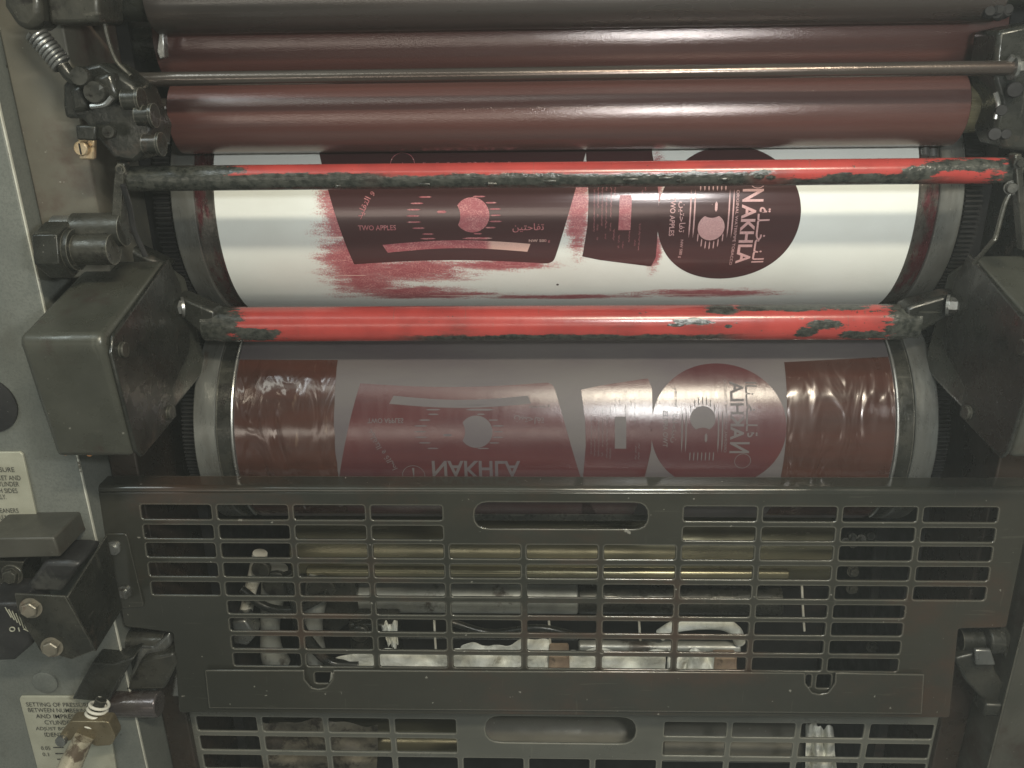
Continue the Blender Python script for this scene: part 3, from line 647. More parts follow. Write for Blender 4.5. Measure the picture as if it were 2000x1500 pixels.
# ------------------------------------------------------------------ box covers at both sides
def cover(s, label):
    F = .72
    def pt(u, v, y):
        q = at(u, v, y); return q
    A = at(205, 682, .72); xr = A.x; xl = at(40, 676, .72).x
    prof = [at(205, 690, .722)]           # y,z profile front bottom -> round -> back top
    bot = atx(262, 893, xr); fr = atx(207, 694, xr); tp = atx(207, 645, xr); bk = atx(320, 508, xr)
    P = [(bot.y, bot.z), (fr.y, fr.z), (fr.y-.002, fr.z+.010), (fr.y+.001, fr.z+.020), (tp.y+.004, tp.z), (bk.y, bk.z), (bk.y+.05, bk.z-.03), (bk.y+.07, bk.z-.15), (bot.y+.04, bot.z+.0)]
    off = 0 if s < 0 else 0
    r = root('cover_box', label, 'cover', (s*abs(xr), .80, -.3))
    nb = NB(); prism(nb, [Vector((s*abs(xl), y, z)) for y, z in P], (s*(abs(xr)-abs(xl)), 0, 0)); obj('sheet_cover', nb, M_cover, r, .006, seg=3)
    # inner end plate, a little proud, irregular outline
    Q = [atx(u, v, xr) for u, v in ((209, 690), (213, 655), (228, 636), (322, 506), (345, 552), (366, 665), (362, 690), (338, 742), (330, 760), (338, 812), (270, 893), (258, 880))]
    nb = NB(); prism(nb, [Vector((s*(abs(q.x)-.0005), q.y, q.z)) for q in Q], (-s*.004, 0, 0)); ep = obj('end_plate', nb, M_grease, r, .0015)
    for u, v in ((229, 683), (322, 806)):
        q = atx(u, v, xr); nb = NB(); disc(nb, Vector((s*(abs(q.x)-.0045), q.y, q.z)), (-s, 0, 0), .0075, .004, 24); obj('cover_screw', nb, M_cast, ep)
    return r
cover(-1, 'dark green sheet metal cover box on the left beside the red guard bar')
cover(1, 'dark cover box at the right picture edge beside the red guard bar')
nb = NB(); tube(nb, bez([at(127, 888, .80), at(150, 882, .80), at(168, 872, .80), at(176, 868, .795), at(182, 872, .79), at(176, 878, .79), at(170, 886, .79), at(176, 890, .79), at(183, 882, .79)]), .0011, 8)
tag(obj('frayed_thread', nb, M_orange), 'frayed orange thread stuck at the bottom of the left cover box', 'thread')
# ------------------------------------------------------------------ slotted guards
def grill(name, m, O, N, EU, outline, slots, th, parent, bev=.0012):
    """sheet in the plane (O; X, EU); outline and holes given as 2D loops; N points to the camera"""
    c = bpy.data.curves.new('g', 'CURVE'); c.dimensions = '2D'; c.fill_mode = 'BOTH'; c.extrude = th/2-bev; c.bevel_depth = bev; c.bevel_resolution = 2; c.offset = -bev
    for pts in [outline]+slots:
        s = c.splines.new('POLY'); s.points.add(len(pts)-1); s.use_cyclic_u = True
        for q, p in zip(s.points, pts): q.co = (p[0], p[1], 0, 1)
    o = bpy.data.objects.new('g', c); C.objects.link(o); bpy.context.view_layer.update()
    me = bpy.data.meshes.new_from_object(o.evaluated_get(bpy.context.evaluated_depsgraph_get()))
    b = bmesh.new(); b.from_mesh(me); bpy.data.objects.remove(o); bpy.data.curves.remove(c); bpy.data.meshes.remove(me)
    for v in b.verts: v.co = O+Vector((1, 0, 0))*v.co.x+EU*v.co.y+N*(v.co.z-th/2)
    return obj(name, b, m, parent, ang=50)
def rrect(x0, x1, y0, y1, r): return rnd([(x0, y0), (x1, y0), (x1, y1), (x0, y1)], r, 4)
TA = math.radians(6)
EU = Vector((0, math.sin(TA), math.cos(TA))); GN = Vector((0, -math.cos(TA), math.sin(TA)))
GO = at(1106, 962, .845); GO.x = 0
def g2(u, v): q = onplane(u, v, GO, GN)-GO; return q.x, q.dot(EU)
UG = root('slotted_guard', 'large olive slotted safety guard below the lower cylinder, with oval hand slot', 'machine guard', (0, GO.y, GO.z-.15))
ol = [g2(187, 962), g2(2021, 962), g2(1966, 1226), g2(1872, 1228), g2(1855, 1402), g2(350, 1392), g2(338, 1236), g2(243, 1224)]
col_u = [(275, 412), (425, 563), (575, 712), (723, 865), (880, 1014), (1027, 1162), (1175, 1312), (1325, 1470), (1485, 1627), (1643, 1785), (1800, 1950)]
XL = [g2(275, 992)[0], g2(1950, 998)[0]]; pitch = (XL[1]-XL[0]+.0078)/11
rows_v = [(989, 1017), (1029, 1055), (1065, 1092), (1104, 1130), (1142, 1167), (1179, 1203), (1213, 1237), (1248, 1272), (1282, 1306)]
RW = [(g2(1100, b_)[1], g2(1100, a_)[1]) for a_, b_ in rows_v]
slots = []
for j, (y0, y1) in enumerate(RW):
    for i in range(11):
        if i in (0, 10) and j > 4: continue
        if i in (4, 5, 6) and j < 2: continue
        x0 = XL[0]+i*pitch; slots.append(rrect(x0, x0+pitch-.0078, y0, y1, .003))
h0, h1 = g2(927, 1008), g2(1265, 1008); ht, hb = g2(1100, 982)[1], g2(1100, 1033)[1]
slots.append(rrect(h0[0], h1[0], hb, ht, (ht-hb)/2*.98))
for (ua, ub, va, vb) in ((616, 650, 1314, 1334), (1573, 1585, 1318, 1342), (1594, 1624, 1318, 1344)):
    q0, q1 = g2(ua, vb), g2(ub, va); slots.append(rrect(q0[0], q1[0], q0[1], q1[1], .003))
grill('slotted_sheet', M_guard, GO, GN, EU, rnd(ol, .004, 4), slots, .003, UG)
nb = NB(); x0, x1 = g2(187, 962)[0], g2(2021, 962)[0]
pr = [(0, 0)]+[(.006-.006*math.cos(a_), .006*math.sin(a_)) for a_ in [PI/2*k/6 for k in range(1, 7)]]+[(.026, .0065)]
fl = []
for d_, h_ in pr: fl.append(GO-GN*0+EU*0+Vector((0, d_, h_)))
back = [p+Vector((0, .0022, -.0028)) if i < 4 else p+Vector((0, 0, -.003)) for i, p in enumerate(fl)]
loop = fl+back[::-1]; prism(nb, [Vector((x0, p.y, p.z)) for p in loop], (x1-x0, 0, 0)); obj('rolled_top_edge', nb, M_guard, UG)
# lower lip strip with two thumb notches
def notch(u0, u1, vt, vb):
    return [g2(u0, vt), g2(u0+1, (vt+vb)/2), g2(u0+(u1-u0)*.25, vb-3), g2((u0+u1)/2, vb), g2(u0+(u1-u0)*.75, vb-3), g2(u1-1, (vt+vb)/2), g2(u1, vt)]
lip = [g2(403, 1303)]+notch(597, 652, 1303, 1340)+notch(1570, 1628, 1308, 1350)+[g2(1802, 1311), g2(1797, 1389), g2(411, 1378)]
grill('lower_lip', M_guard, GO+GN*.0060, GN, EU, rnd(lip, .0015, 3), [], .0028, UG)
# side flange bracket of the guard on the left, screwed on
BRK = root('mounting_bracket', 'bent sheet bracket at the lower left joining guard and frame', 'bracket', at(160, 1160, .78))
y1_ = .722
def corner(u, v, u2, v2):
    """two points of one horizontal edge: first at y1_, second where the same height is met"""
    p = at(u, v, y1_); d = ray(u2, v2); k = p.z/d.z; return p, CAM+d*k
A1 = at(128, 1166, y1_); A2 = atx(205, 1046, A1.x); A3 = atx(236, 1188, A1.x); A4 = atx(184, 1272, A1.x)
nb = NB(); prism(nb, [A1, A2, A3, A4], (.0025, 0, 0)); obj('bracket_side', nb, M_grease, BRK, .0007)
nb = NB(); slab(nb, [(28, 1160), (127, 1165), (186, 1270), (140, 1288), (98, 1276), (80, 1274), (36, 1202)], y1_, .0025); obj('bracket_face', nb, M_cast, BRK, .0007)
nb = NB(); P = [g2(207, 1040), g2(250, 1040), g2(284, 1182), g2(240, 1186)]
prism(nb, [GO+Vector((1, 0, 0))*a_+EU*b_+GN*.0035 for a_, b_ in rnd(P, .004, 3)], -GN*.0028); obj('bracket_flange', nb, M_guard, BRK, .0006)
for u, v in ((225, 1067), (246, 1153)):
    nb = NB(); a_, b_ = g2(u, v); q = GO+Vector((1, 0, 0))*a_+EU*b_+GN*.0035; tube(nb, [q, q+GN*.0025], .0085, 28); tube(nb, [q+GN*.0025, q+GN*.006], [.0055, .005], 24); obj('flange_screw', nb, M_steel, BRK)
for u, v in ((62, 1186), (103, 1262)):
    nb = NB(); hexbolt(nb, at(u, v, y1_), (.15, -1, .15), .0085, .009); obj('bracket_bolt', nb, M_boltw, BRK)
# block and dial behind the bracket
nb = NB(); slab(nb, [(-40, 1052), (105, 1050), (118, 1088), (-40, 1092)], .765, .06); tag(obj('mounting_block', nb, M_rightp, None, .002), 'grey painted block under the upper instruction plate', 'block')
nb = NB(); slab(nb, [(44, 1156), (85, 1098), (130, 1098), (158, 1102), (118, 1158)], .765, .05); tag(obj('rubber_buffer', nb, M_rubber, None, .005), 'black rubber buffer between grey block and bent bracket', 'buffer')
nb = NB(); slab(nb, [(-30, 1092), (46, 1098), (40, 1120), (30, 1172), (-30, 1176)], .775, .05); hexbolt(nb, at(25, 1122, .775), (0, -1, .1), .009, .008); tag(obj('clamp_plate', nb, M_cast, None, .003), 'grimy clamp plate with a bolt at the left picture edge', 'clamp')
DG = root('dial_gauge', 'small black dial block with pale scale ticks at the left edge', 'gauge', at(10, 1215, .74))
nb = NB(); slab(nb, [(-40, 1180), (35, 1178), (62, 1232), (60, 1262), (28, 1290), (-40, 1292)], .735, .05); obj('gauge_body', nb, M_rubber, DG, .003)
nb = NB()
for k in range(6):
    p = at(10+k*7, 1186+k*4, .733); q = at(22+k*6, 1206+k*5, .733); tube(nb, [p, q], .0006, 6)
for k in range(20):
    pass
tube(nb, [at(24+5*math.cos(t/12*2*PI), 1229+4*math.sin(t/12*2*PI), .733) for t in range(13)], .0007, 6)
tube(nb, [at(36, 1226, .733), at(38, 1233, .733)], .0007, 6); tube(nb, [at(46, 1228, .733), at(56, 1233, .733)], .0007, 6)
obj('scale_marks', nb, M_label, DG)
# ------------------------------------------------------------------ lower guard
LO = at(1106, 1384, .885); LO.x = 0; LN = Vector((0, -1, 0)); LU = Vector((0, 0, 1))
def l2(u, v): q = onplane(u, v, LO, LN)-LO; return q.x, q.z
LG = root('slotted_guard', 'second grey slotted guard along the bottom edge of the picture', 'machine guard', (0, LO.y, LO.z-.1))
X0, X1 = l2(383, 1405)[0], l2(1826, 1413)[0]; pt_ = (X1-X0+.0085)/11
ol2 = [l2(318, 1384), l2(1885, 1388), (l2(1885, 1388)[0], -.35), (l2(318, 1384)[0], -.35)]
z0 = l2(1100, 1408)[1]; slots = []
for j in range(5):
    zt = z0-j*.0335; zb = zt-.0245
    for i in range(11):
        if i in (4, 5, 6) and j < 2: continue
        slots.append(rrect(X0+i*pt_, X0+(i+1)*pt_-.0085, zb, zt, .003))
hh0, hh1 = l2(948, 1424), l2(1242, 1424); ht, hb = l2(1100, 1400)[1], l2(1100, 1452)[1]
slots.append(rrect(hh0[0], hh1[0], hb, ht, (ht-hb)*.49))
grill('slotted_sheet', M_guard2, LO, LN, LU, rnd(ol2, .006, 4), slots, .003, LG)
nb = NB(); box(nb, ol2[0][0], ol2[1][0], LO.y+.0035, LO.y+.02, LO.z-.003, LO.z-.0002); obj('top_flange', nb, M_guard2, LG, .0008)
# ------------------------------------------------------------------ what shows through the slots
def shaft_thing(name, label, cat, y, vc, r, uL, uR, m, group=None):
    a, b = at(uL, vc, y), at(uR, vc, y); z = at(1100, vc, y).z; nb = NB(); lathe(nb, [(a.x, r-.002), (a.x+.002, r), (b.x-.002, r), (b.x, r-.002)], y, z, 96); return tag(obj(name, nb, m), label, cat, group)
shaft_thing('transfer_cylinder', 'shiny olive gold cylinder behind the upper rows of guard slots', 'cylinder', 1.08, 1058, .062, 588, 1608, M_shaft)
shaft_thing('grey_tube', 'thick grey painted tube low behind the guard, left part', 'tube', 1.05, 1169, .0225, 640, 1128, M_greytube)
shaft_thing('dark_tube', 'thick dark greasy tube low behind the guard, right part', 'tube', 1.05, 1169, .0220, 1129, 1524, M_cast)
shaft_thing('cross_shaft', 'thin dark shaft just under the olive gold cylinder', 'shaft', 1.0, 1118, .008, 600, 1540, M_shaft)
shaft_thing('delivery_rod', 'slim steel rod above the white rags', 'rod', .98, 1262, .009, 1130, 1445, M_greytube)
shaft_thing('delivery_rod', 'long thin rod behind the lowest slot rows', 'rod', 1.0, 1243, .005, 690, 1130, M_steel)
nb = NB(); tube(nb, bez([at(1290, 1240, .97), at(1318, 1224, .965), at(1360, 1218, .96), at(1410, 1219, .96), at(1436, 1232, .965), at(1444, 1252, .975)]), [.0085]*41, 16)
tag(obj('white_hose', nb, M_rag), 'stained white hose arching at the lower right behind the guard', 'hose')
M_ragdark = worn('grimy_brown_grey_rag', (.22, .20, .15), (.14, .125, .095), (.05, .04, .03), .5, .85, 0, 30, (1, 1, 1), .48, .60, .6, 90, .002)
def rag(name, label, pts, y, seed, amp=.012, m=None):
    random.seed(seed); b = bmesh.new(); n, m_ = 22, 9
    (u0, v0), (u1, v1), (u2, v2), (u3, v3) = pts; grid = []
    for j in range(m_+1):
        row = []
        for i in range(n+1):
            s, t = i/n, j/m_
            u = (u0*(1-s)+u1*s)*(1-t)+(u3*(1-s)+u2*s)*t+random.uniform(-1, 1); v = (v0*(1-s)+v1*s)*(1-t)+(v3*(1-s)+v2*s)*t+random.uniform(-1, 1)+5*math.sin(s*9+seed)+3*math.sin(s*23+seed*2)
            row.append(b.verts.new(at(u, v, y+amp*math.sin(s*14+seed)*math.cos(t*5+s*3)+random.uniform(-.0006, .0006))))
        grid.append(row)
    for A, B in zip(grid, grid[1:]):
        for i in range(n): b.faces.new((A[i], A[i+1], B[i+1], B[i]))
    o = obj(name, b, m or M_rag, ang=180); md = o.modifiers.new('s', 'SOLIDIFY'); md.thickness = .0015; md = o.modifiers.new('d', 'SUBSURF'); md.levels = md.render_levels = 2
    return tag(o, label, 'rag', None)
rag('white_rag', 'crumpled white rag at the lower left behind the guard', [(655, 1276), (905, 1268), (900, 1330), (640, 1330)], .965, 1)
rag('white_rag', 'pale rag draped left of the middle cork block', [(900, 1262), (1075, 1248), (1080, 1330), (890, 1330)], .975, 4)
rag('white_rag', 'white stained rag behind the guard right of the middle cork block', [(1105, 1268), (1300, 1272), (1300, 1335), (1100, 1335)], .965, 8)
rag('white_rag', 'short white rag left of the right cork block', [(1305, 1270), (1398, 1272), (1398, 1335), (1300, 1335)], .965, 12)
rag('white_rag', 'small torn white scrap hanging upright behind the guard', [(745, 1220), (775, 1214), (778, 1262), (758, 1264)], .97, 15, .004)
nb = NB(); slab(nb, [(1073, 1281), (1112, 1281), (1114, 1330), (1070, 1330)], .955, .03); tag(obj('cork_block', nb, M_cork, None, .003), 'brown cork block in the middle among white rags', 'block')
nb = NB(); slab(nb, [(1396, 1284), (1440, 1284), (1440, 1330), (1396, 1330)], .955, .03); tag(obj('cork_block', nb, M_cork, None, .003), 'light brown cork block at the right end of the rags', 'block')
for (u, v0, v1, lb) in ((850, 1212, 1292, 'thin upright steel wire left of the middle behind the guard'), (1074, 1210, 1284, 'thin upright steel wire above the middle cork block'), (1250, 1214, 1272, 'thin upright steel wire right of the middle behind the guard'), (1568, 1140, 1232, 'pale hanging wire at the right behind the guard')):
    nb = NB(); tube(nb, bez([at(u-2, v0, .985), at(u, (v0+v1)/2, .983), at(u+3, v1, .985)], 5), .0017, 8); tag(obj('upright_wire', nb, M_white), lb, 'wire')
shaft_thing('inner_rail', 'dull grey rail seen inside the oval hand slot', 'rail', .93, 1000, .011, 900, 1275, M_cast)
# gripper arms at the left inside
for k, (P, r_, m_, lb) in enumerate((
    ([(508, 1080), (503, 1110), (490, 1150), (478, 1205), (462, 1250)], .012, M_white, 'pale curved gripper arm, leftmost behind the guard'),
    ([(540, 1110), (535, 1150), (528, 1210), (530, 1270), (545, 1300)], .019, M_greytube, 'grey curved arm second from the left behind the guard'),
    ([(625, 1118), (618, 1160), (612, 1220), (620, 1290)], .018, M_greytube, 'grey upright arm third from the left behind the guard'),
    ([(700, 1205), (708, 1240), (700, 1290)], .012, M_cast, 'short dark arm beside the white scrap'))):
    r = root('gripper_arm', lb, 'arm', at(P[1][0], P[1][1], 1.0)); nb = NB(); pts = bez([at(u, v, 1.0) for u, v in P], 6); tube(nb, pts, [r_*(.85+.12*math.sin(i*.35)) for i in range(len(pts))], 18); obj('arm_body', nb, m_, r)
    nb = NB(); disc(nb, at(P[0][0]+4, P[0][1]+28, .985), (0, -1, 0), r_*1.1, .008, 20); obj('arm_joint', nb, M_cast, r)
nb = NB(); box(nb, -.30, -.23, .99, 1.03, at(0, 1330, 1.0).z, at(0, 1205, 1.0).z); tag(obj('inner_block', nb, M_cast, None, .004), 'dark cast block behind the grey arms, lower left', 'block')
nb = NB(); slab(nb, [(452, 1215), (478, 1212), (500, 1242), (482, 1262), (455, 1258)], .965, .03); tag(obj('steel_clip', nb, M_steel, None, .003), 'bright steel clip at the foot of the leftmost gripper arm', 'clip')
nb = NB(); box(nb, -.44, .44, 1.15, 1.17, -1.2, -.80); tag(obj('rear_plate', nb, M_black, None, .002), 'dark plate deep behind the rags and tubes', 'panel')
for P_, rr_, lb in (([(560, 1120), (575, 1170), (590, 1230), (640, 1290), (700, 1300)], .0075, 'sagging black cable behind the left slots, between the grey arms'),
                    ([(470, 1150), (520, 1185), (580, 1190), (640, 1160)], .006, 'dark cable crossing in front of the grey arms'),
                    ([(880, 1215), (960, 1236), (1050, 1226), (1120, 1240)], .005, 'dark cable lying over the rags in the middle')):
    nb = NB(); tube(nb, bez([at(u, v, .965) for u, v in P_], 8), rr_, 12); tag(obj('cable', nb, M_grease), lb, 'cable', 'cables behind the guard')
nb = NB(); slab(nb, [(575, 1115), (690, 1122), (700, 1205), (655, 1240), (585, 1210)], 1.02, .03); tag(obj('inner_casting', nb, M_cast, None, .006), 'dark angular casting behind the grey upright arm', 'casting')
# inner lumps seen through the right slots
nb = NB(); random.seed(3)
for k in range(7):
    u, v = random.uniform(1650, 1705), random.uniform(1030, 1060); disc(nb, at(u, v, 1.0), (random.uniform(-.5, .5), -1, .3), .006, .008, 10)
tag(obj('chain_links', nb, M_grease), 'wet black chain links behind the upper right slots', 'chain')
nb = NB(); slab(nb, [(1712, 990), (1760, 990), (1720, 1330), (1690, 1330)], 1.02, .03); tag(obj('inner_post', nb, M_black, None, .003), 'black upright post behind the right hand slots', 'post')
for (u, v, lb) in ((1665, 1115, 'small bolt behind the right slots, upper one'), (1663, 1148, 'small bolt behind the right slots, middle one'), (1702, 1262, 'small bolt behind the right slots, lower one')):
    nb = NB(); hexbolt(nb, at(u, v, .985), (.1, -1, .2), .006, .008); tag(obj('hex_bolt', nb, M_cast), lb, 'bolt')
# below: behind the second guard
rag('white_rag', 'bulging pale rag behind the bottom guard on the right', [(1575, 1412), (1625, 1420), (1640, 1540), (1570, 1540)], .95, 21)
rag('white_rag', 'grey crumpled rag behind the bottom guard on the left', [(500, 1405), (740, 1412), (735, 1520), (500, 1520)], 1.0, 25, .012, M_ragdark)
shaft_thing('lower_shaft', 'olive shaft behind the bottom guard slots', 'shaft', 1.05, 1440, .03, 400, 900, M_shaft)
shaft_thing('lower_shaft', 'rusty mottled shaft behind the bottom guard on the right', 'shaft', 1.0, 1440, .032, 1290, 1560, M_brown)
shaft_thing('lower_shaft', 'dull brown shaft seen inside the lower oval hand slot', 'shaft', .96, 1428, .03, 905, 1285, M_brown)
# ------------------------------------------------------------------ upper left mechanism
MB_ = root('roller_bearing', 'dark greasy roller bearing bracket at the upper left, full of screws', 'bearing', at(200, 220, .82))
nb = NB(); slab(nb, [(122, 205), (122, 165), (150, 132), (196, 122), (240, 150), (262, 165), (276, 205), (296, 250), (292, 290), (262, 318), (222, 312), (186, 268), (160, 232), (126, 232)], .805, .05); obj('bearing_casting', nb, M_grease, MB_, .004)
nb = NB(); slab(nb, [(135, 170), (160, 165), (172, 215), (140, 222)], .795, .02); slab(nb, [(180, 150), (215, 140), (232, 190), (200, 212), (178, 205)], .792, .02); obj('bearing_lugs', nb, M_grease, MB_, .004)
nb = NB()
for u, v, r_, h in ((165, 152, .0085, .012), (192, 182, .010, .01), (216, 258, .006, .006)):
    disc(nb, at(u, v, .792), (.1, -1, .15), r_, h, 24)
obj('cap_screw', nb, M_screw, MB_)
nb = NB(); tube(nb, bez([at(178, 182, .785), at(192, 180, .785), at(200, 168, .785)], 6), .0022, 8); tube(nb, bez([at(178, 208, .785), at(205, 204, .785), at(219, 190, .785)], 6), .0025, 8); obj('retaining_clip', nb, M_steel, MB_)
nb = NB()
for u, v in ((242, 195), (268, 226), (282, 282)): p = at(u, v, .80); tube(nb, [p, p+Vector((.014, 0, 0))], .009, 22); tube(nb, [p+Vector((.014, 0, 0)), p+Vector((.017, 0, 0))], .011, 22)
obj('shaft_collar', nb, M_grease, MB_)
BP = root('brass_clip', 'small brass plate held by a slotted screw, upper left', 'clip', at(167, 290, .79))
nb = NB(); slab(nb, [(150, 248), (185, 252), (183, 312), (154, 312)], .790, .006); obj('clip_plate', nb, M_brass, BP, .0015)
nb = NB(); p = at(161, 290, .789); tube(nb, [p, p+Vector((0, -.003, 0)), p+Vector((0, -.0042, 0))], [.0066, .0066, .0055], 28); sh = obj('clip_screw', nb, M_brass, BP)
nb = NB(); q = p+Vector((0, -.0045, 0)); prism(nb, [q+Vector((-.0008, 0, -.005)), q+Vector((.0008, 0, -.005)), q+Vector((.0008, 0, .005)), q+Vector((-.0008, 0, .005))], (0, .001, 0)); obj('screw_slot', nb, M_black, sh)
nb = NB(); slab(nb, [(146, 244), (187, 246), (186, 275), (150, 274)], .782, .008); obj('clip_cap', nb, M_grease, BP, .002)
nb = NB(); spring(nb, at(70, 66, .80), at(122, 128, .80), .0085, .0017, 8.5); tag(obj('coil_spring', nb, M_steel), 'bright coil spring slanting at the upper left corner', 'spring')
nb = NB(); slab(nb, [(5, -30), (76, -30), (78, 40), (60, 62), (30, 52), (5, 12)], .79, .04); tag(obj('spring_housing', nb, M_cast, None, .006), 'rounded dark housing above the coil spring', 'housing')
nb = NB(); slab(nb, [(84, -30), (190, -30), (194, 45), (96, 48)], .80, .05); tag(obj('corner_block', nb, M_cast, None, .004), 'square grey block at the top left, right of the spring housing', 'block')
nb = NB(); tube(nb, bez([at(122, 128, .80), at(140, 150, .80), at(165, 160, .80)], 5), .006, 14); tag(obj('spring_rod', nb, M_grease), 'greasy rod end carrying the lower end of the coil spring', 'rod')
nb = NB(); tube(nb, bez([at(203, 40, .82), at(212, 80, .82), at(228, 120, .82), at(255, 148, .82)], 6), .0022, 8); tag(obj('oil_line', nb, M_cast), 'thin dark oil line curving down to the thin steel rod', 'pipe')
nb = NB(); tube(nb, bez([at(240, 362, .80), at(252, 400, .81), at(262, 450, .82), at(284, 500, .83)], 6), .0028, 10); tag(obj('oil_line', nb, M_rubber), 'black hose hanging below the left end of the thin red rod', 'pipe')
nb = NB(); slab(nb, [(312, 50), (318, 50), (322, 112), (312, 116), (306, 100)], .90, .01); tag(obj('ink_scraper', nb, M_steel, None, .001), 'small steel scraper at the left end of the upper inked roller', 'scraper')
# big nut
HN = root('hex_head_bolt', 'large black hexagon bolt on the left frame beneath the bearing', 'bolt', at(130, 490, .82))
nb = NB(); a, b = at(90, 488, .80), at(140, 488, .80); b.z = a.z; tube(nb, [a, a+Vector((.002, 0, 0)), b], [.0245, .0275, .0275], 6, rot=.3); obj('hex_head', nb, M_grease, HN, .001)
nb = NB(); tube(nb, [b, b+Vector((.006, 0, 0))], .0205, 40); obj('washer', nb, M_grease, HN)
nb = NB(); tube(nb, [b+Vector((.006, 0, 0)), b+Vector((.042, 0, 0))], .0150, 40); obj('bolt_sleeve', nb, M_cast, HN)
nb = NB(); slab(nb, [(160, 330), (212, 330), (225, 470), (290, 500), (330, 520), (210, 600), (90, 600), (100, 540), (150, 470)], .90, .03); tag(obj('lower_casting', nb, M_grease, None, .006), 'dark greasy casting behind the hexagon bolt and left cover box', 'casting')
# ------------------------------------------------------------------ upper right
RBK = root('roller_bearing', 'dark roller bearing at the upper right beside the brass coloured collar', 'bearing', at(1970, 200, .85))
nb = NB(); slab(nb, [(1950, 60), (2040, 40), (2040, 300), (1962, 292), (1944, 250), (1955, 200), (1940, 150)], .86, .05); obj('bearing_casting', nb, M_grease, RBK, .004)
nb = NB()
for u, v, r_ in ((1979, 176, .009), (1953, 216, .0065), (1940, 262, .0075), (1962, 262, .006)): disc(nb, at(u, v, .853), (-.3, -1, .1), r_*.8, .008, 20)
obj('cap_screw', nb, M_black, RBK)
nb = NB(); tube(nb, bez([at(1944, 180, .85), at(1950, 205, .85), at(1944, 232, .85)], 6), .0022, 8); obj('retaining_clip', nb, M_steel, RBK)
nb = NB(); random.seed(9)
for k in range(6): disc(nb, at(1930+k*7, 26+random.uniform(-3, 6), .88), (random.uniform(-1, 1), -1, .4), .005, .007, 12)
tag(obj('link_fitting', nb, M_black), 'row of small brassy fittings at the top right corner', 'fitting')
nb = NB(); slab(nb, [(1900, 300), (2060, 280), (2060, 560), (1880, 560), (1905, 420)], .955, .03); tag(obj('rear_casting', nb, M_black, None, .004), 'black casting behind the hooked wire on the right', 'casting')
# ------------------------------------------------------------------ hinges
HL = root('pivot_mount', 'greasy steel hinge at the lower left of the slotted guard', 'hinge', at(270, 1310, .84))
nb = NB(); p = at(246, 1252, .845); q = at(326, 1252, .845); q.z = p.z; tube(nb, [p, q], .0155, 28); obj('hinge_pin', nb, M_cast, HL)
nb = NB(); slab(nb, [(276, 1288), (338, 1276), (346, 1296), (320, 1348), (243, 1350)], .818, .026); obj('hinge_leaf', nb, M_cast, HL, .004)
nb = NB(); slab(nb, [(268, 1262), (300, 1264), (330, 1237), (334, 1262), (302, 1288), (262, 1346), (243, 1347), (262, 1300)], .828, .012); obj('hinge_strap', nb, M_steel, HL, .003)
nb = NB(); p = at(222, 1374, .815); q = at(312, 1374, .815); q.z = p.z; tube(nb, [p, q], .0160, 32); obj('hinge_barrel', nb, M_barrel, HL, .002)
nb = NB(); slab(nb, [(262, 1258), (270, 1300), (238, 1372), (215, 1360), (232, 1310), (243, 1262)], .835, .02); obj('hinge_web', nb, M_grease, HL, .003)
nb = NB(); slab(nb, [(340, 1318), (352, 1316), (356, 1362), (334, 1362)], .83, .012); obj('hinge_stop', nb, M_steel, HL, .003)
nb = NB(); slab(nb, [(240, 1398), (300, 1398), (318, 1520), (250, 1520)], .86, .02); tag(obj('guard_support', nb, M_brown, None, .003), 'stained flat support below the lower left hinge', 'support')
nb = NB(); slab(nb, [(180, 1294), (222, 1297), (262, 1285), (232, 1330), (212, 1372), (140, 1366)], .795, .03); tag(obj('lever_block', nb, M_grease, None, .002), 'square dark lever block above the small handle spring', 'block')
SH = root('release_lever', 'dull yellowish handle with brass lever and coil spring at the bottom left', 'handle', at(150, 1450, .76))
nb = NB(); spring(nb, at(196, 1372, .775), at(178, 1416, .765), .0105, .0018, 5); obj('handle_spring', nb, M_white, SH)
nb = NB(); tube(nb, [at(198, 1366, .78), at(170, 1432, .765)], .0065, 16); obj('handle_core', nb, M_cast, SH)
nb = NB(); slab(nb, rnd([(136, 1409), (212, 1410), (226, 1440), (218, 1456), (186, 1458), (160, 1440), (118, 1452), (114, 1438)], 6, 3), .755, .016); obj('brass_lever', nb, M_brasslever, SH, .003)
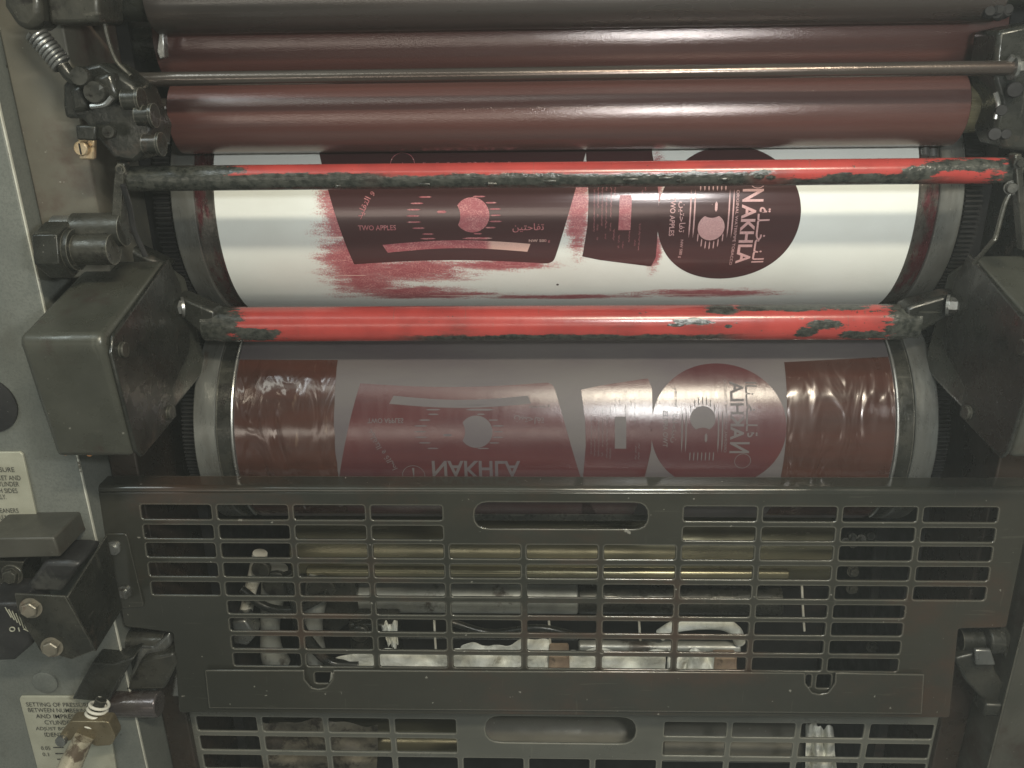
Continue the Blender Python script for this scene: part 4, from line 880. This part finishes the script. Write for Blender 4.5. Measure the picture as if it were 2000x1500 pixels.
nb = NB(); disc(nb, at(122, 1445, .754), (0, -1, .2), .0065, .005, 24); obj('lever_screw', nb, M_steel, SH)
nb = NB(); tube(nb, [at(164, 1440, .752), at(142, 1485, .742), at(112, 1560, .72)], [.0110, .0130, .0145], 28); obj('grip_rod', nb, M_grip, SH)
HR = root('pivot_mount', 'grimy hinge arm with roller at the lower right of the slotted guard', 'hinge', at(1930, 1300, .84))
nb = NB(); p = at(1872, 1248, .85); q = at(1952, 1248, .85); q.z = p.z; tube(nb, [p, q], .0145, 28); obj('hinge_pin', nb, M_grease, HR)
nb = NB(); p = at(1922, 1247, .842); q = at(1952, 1247, .842); q.z = p.z; tube(nb, [p, q], .0185, 32); obj('hinge_roller', nb, M_cast, HR, .002)
nb = NB(); slab(nb, [(1864, 1286), (1930, 1270), (1948, 1318), (1972, 1350), (2010, 1358), (2000, 1376), (1928, 1374), (1906, 1352), (1886, 1330)], .83, .02); obj('hinge_arm', nb, M_cast, HR, .003)
nb = NB(); slab(nb, [(1926, 1376), (2040, 1378), (2040, 1400), (1920, 1400)], .822, .03); obj('hinge_foot', nb, M_cast, HR, .003)
nb = NB(); slab(nb, [(1952, 1222), (1964, 1220), (1985, 1260), (1984, 1282), (2030, 1300), (2030, 1340), (1985, 1330), (1962, 1284)], .835, .02); obj('hinge_side', nb, M_cast, HR, .003)
nb = NB(); slab(nb, [(1905, 1270), (1936, 1270), (1946, 1300), (1906, 1300)], .822, .006); obj('hinge_pad', nb, M_steel, HR, .002)
nb = NB(); slab(nb, [(1950, 1404), (2060, 1402), (2060, 1560), (1930, 1560)], .845, .03); tag(obj('frame_foot', nb, M_paint, None, .003), 'grey speckled frame foot at the bottom right corner', 'frame part')
nb = NB(); slab(nb, [(402, 1249), (412, 1243), (428, 1242), (430, 1248), (418, 1252), (412, 1268), (422, 1300), (408, 1300), (403, 1280)], .8395, .0006)
tag(obj('tape_scrap', nb, worn('old_tape', (.16, .13, .08), (.20, .165, .10), (.09, .07, .04), .5, .7)), 'brownish hook shaped scrap of tape on the guard, lower left corner', 'tape')
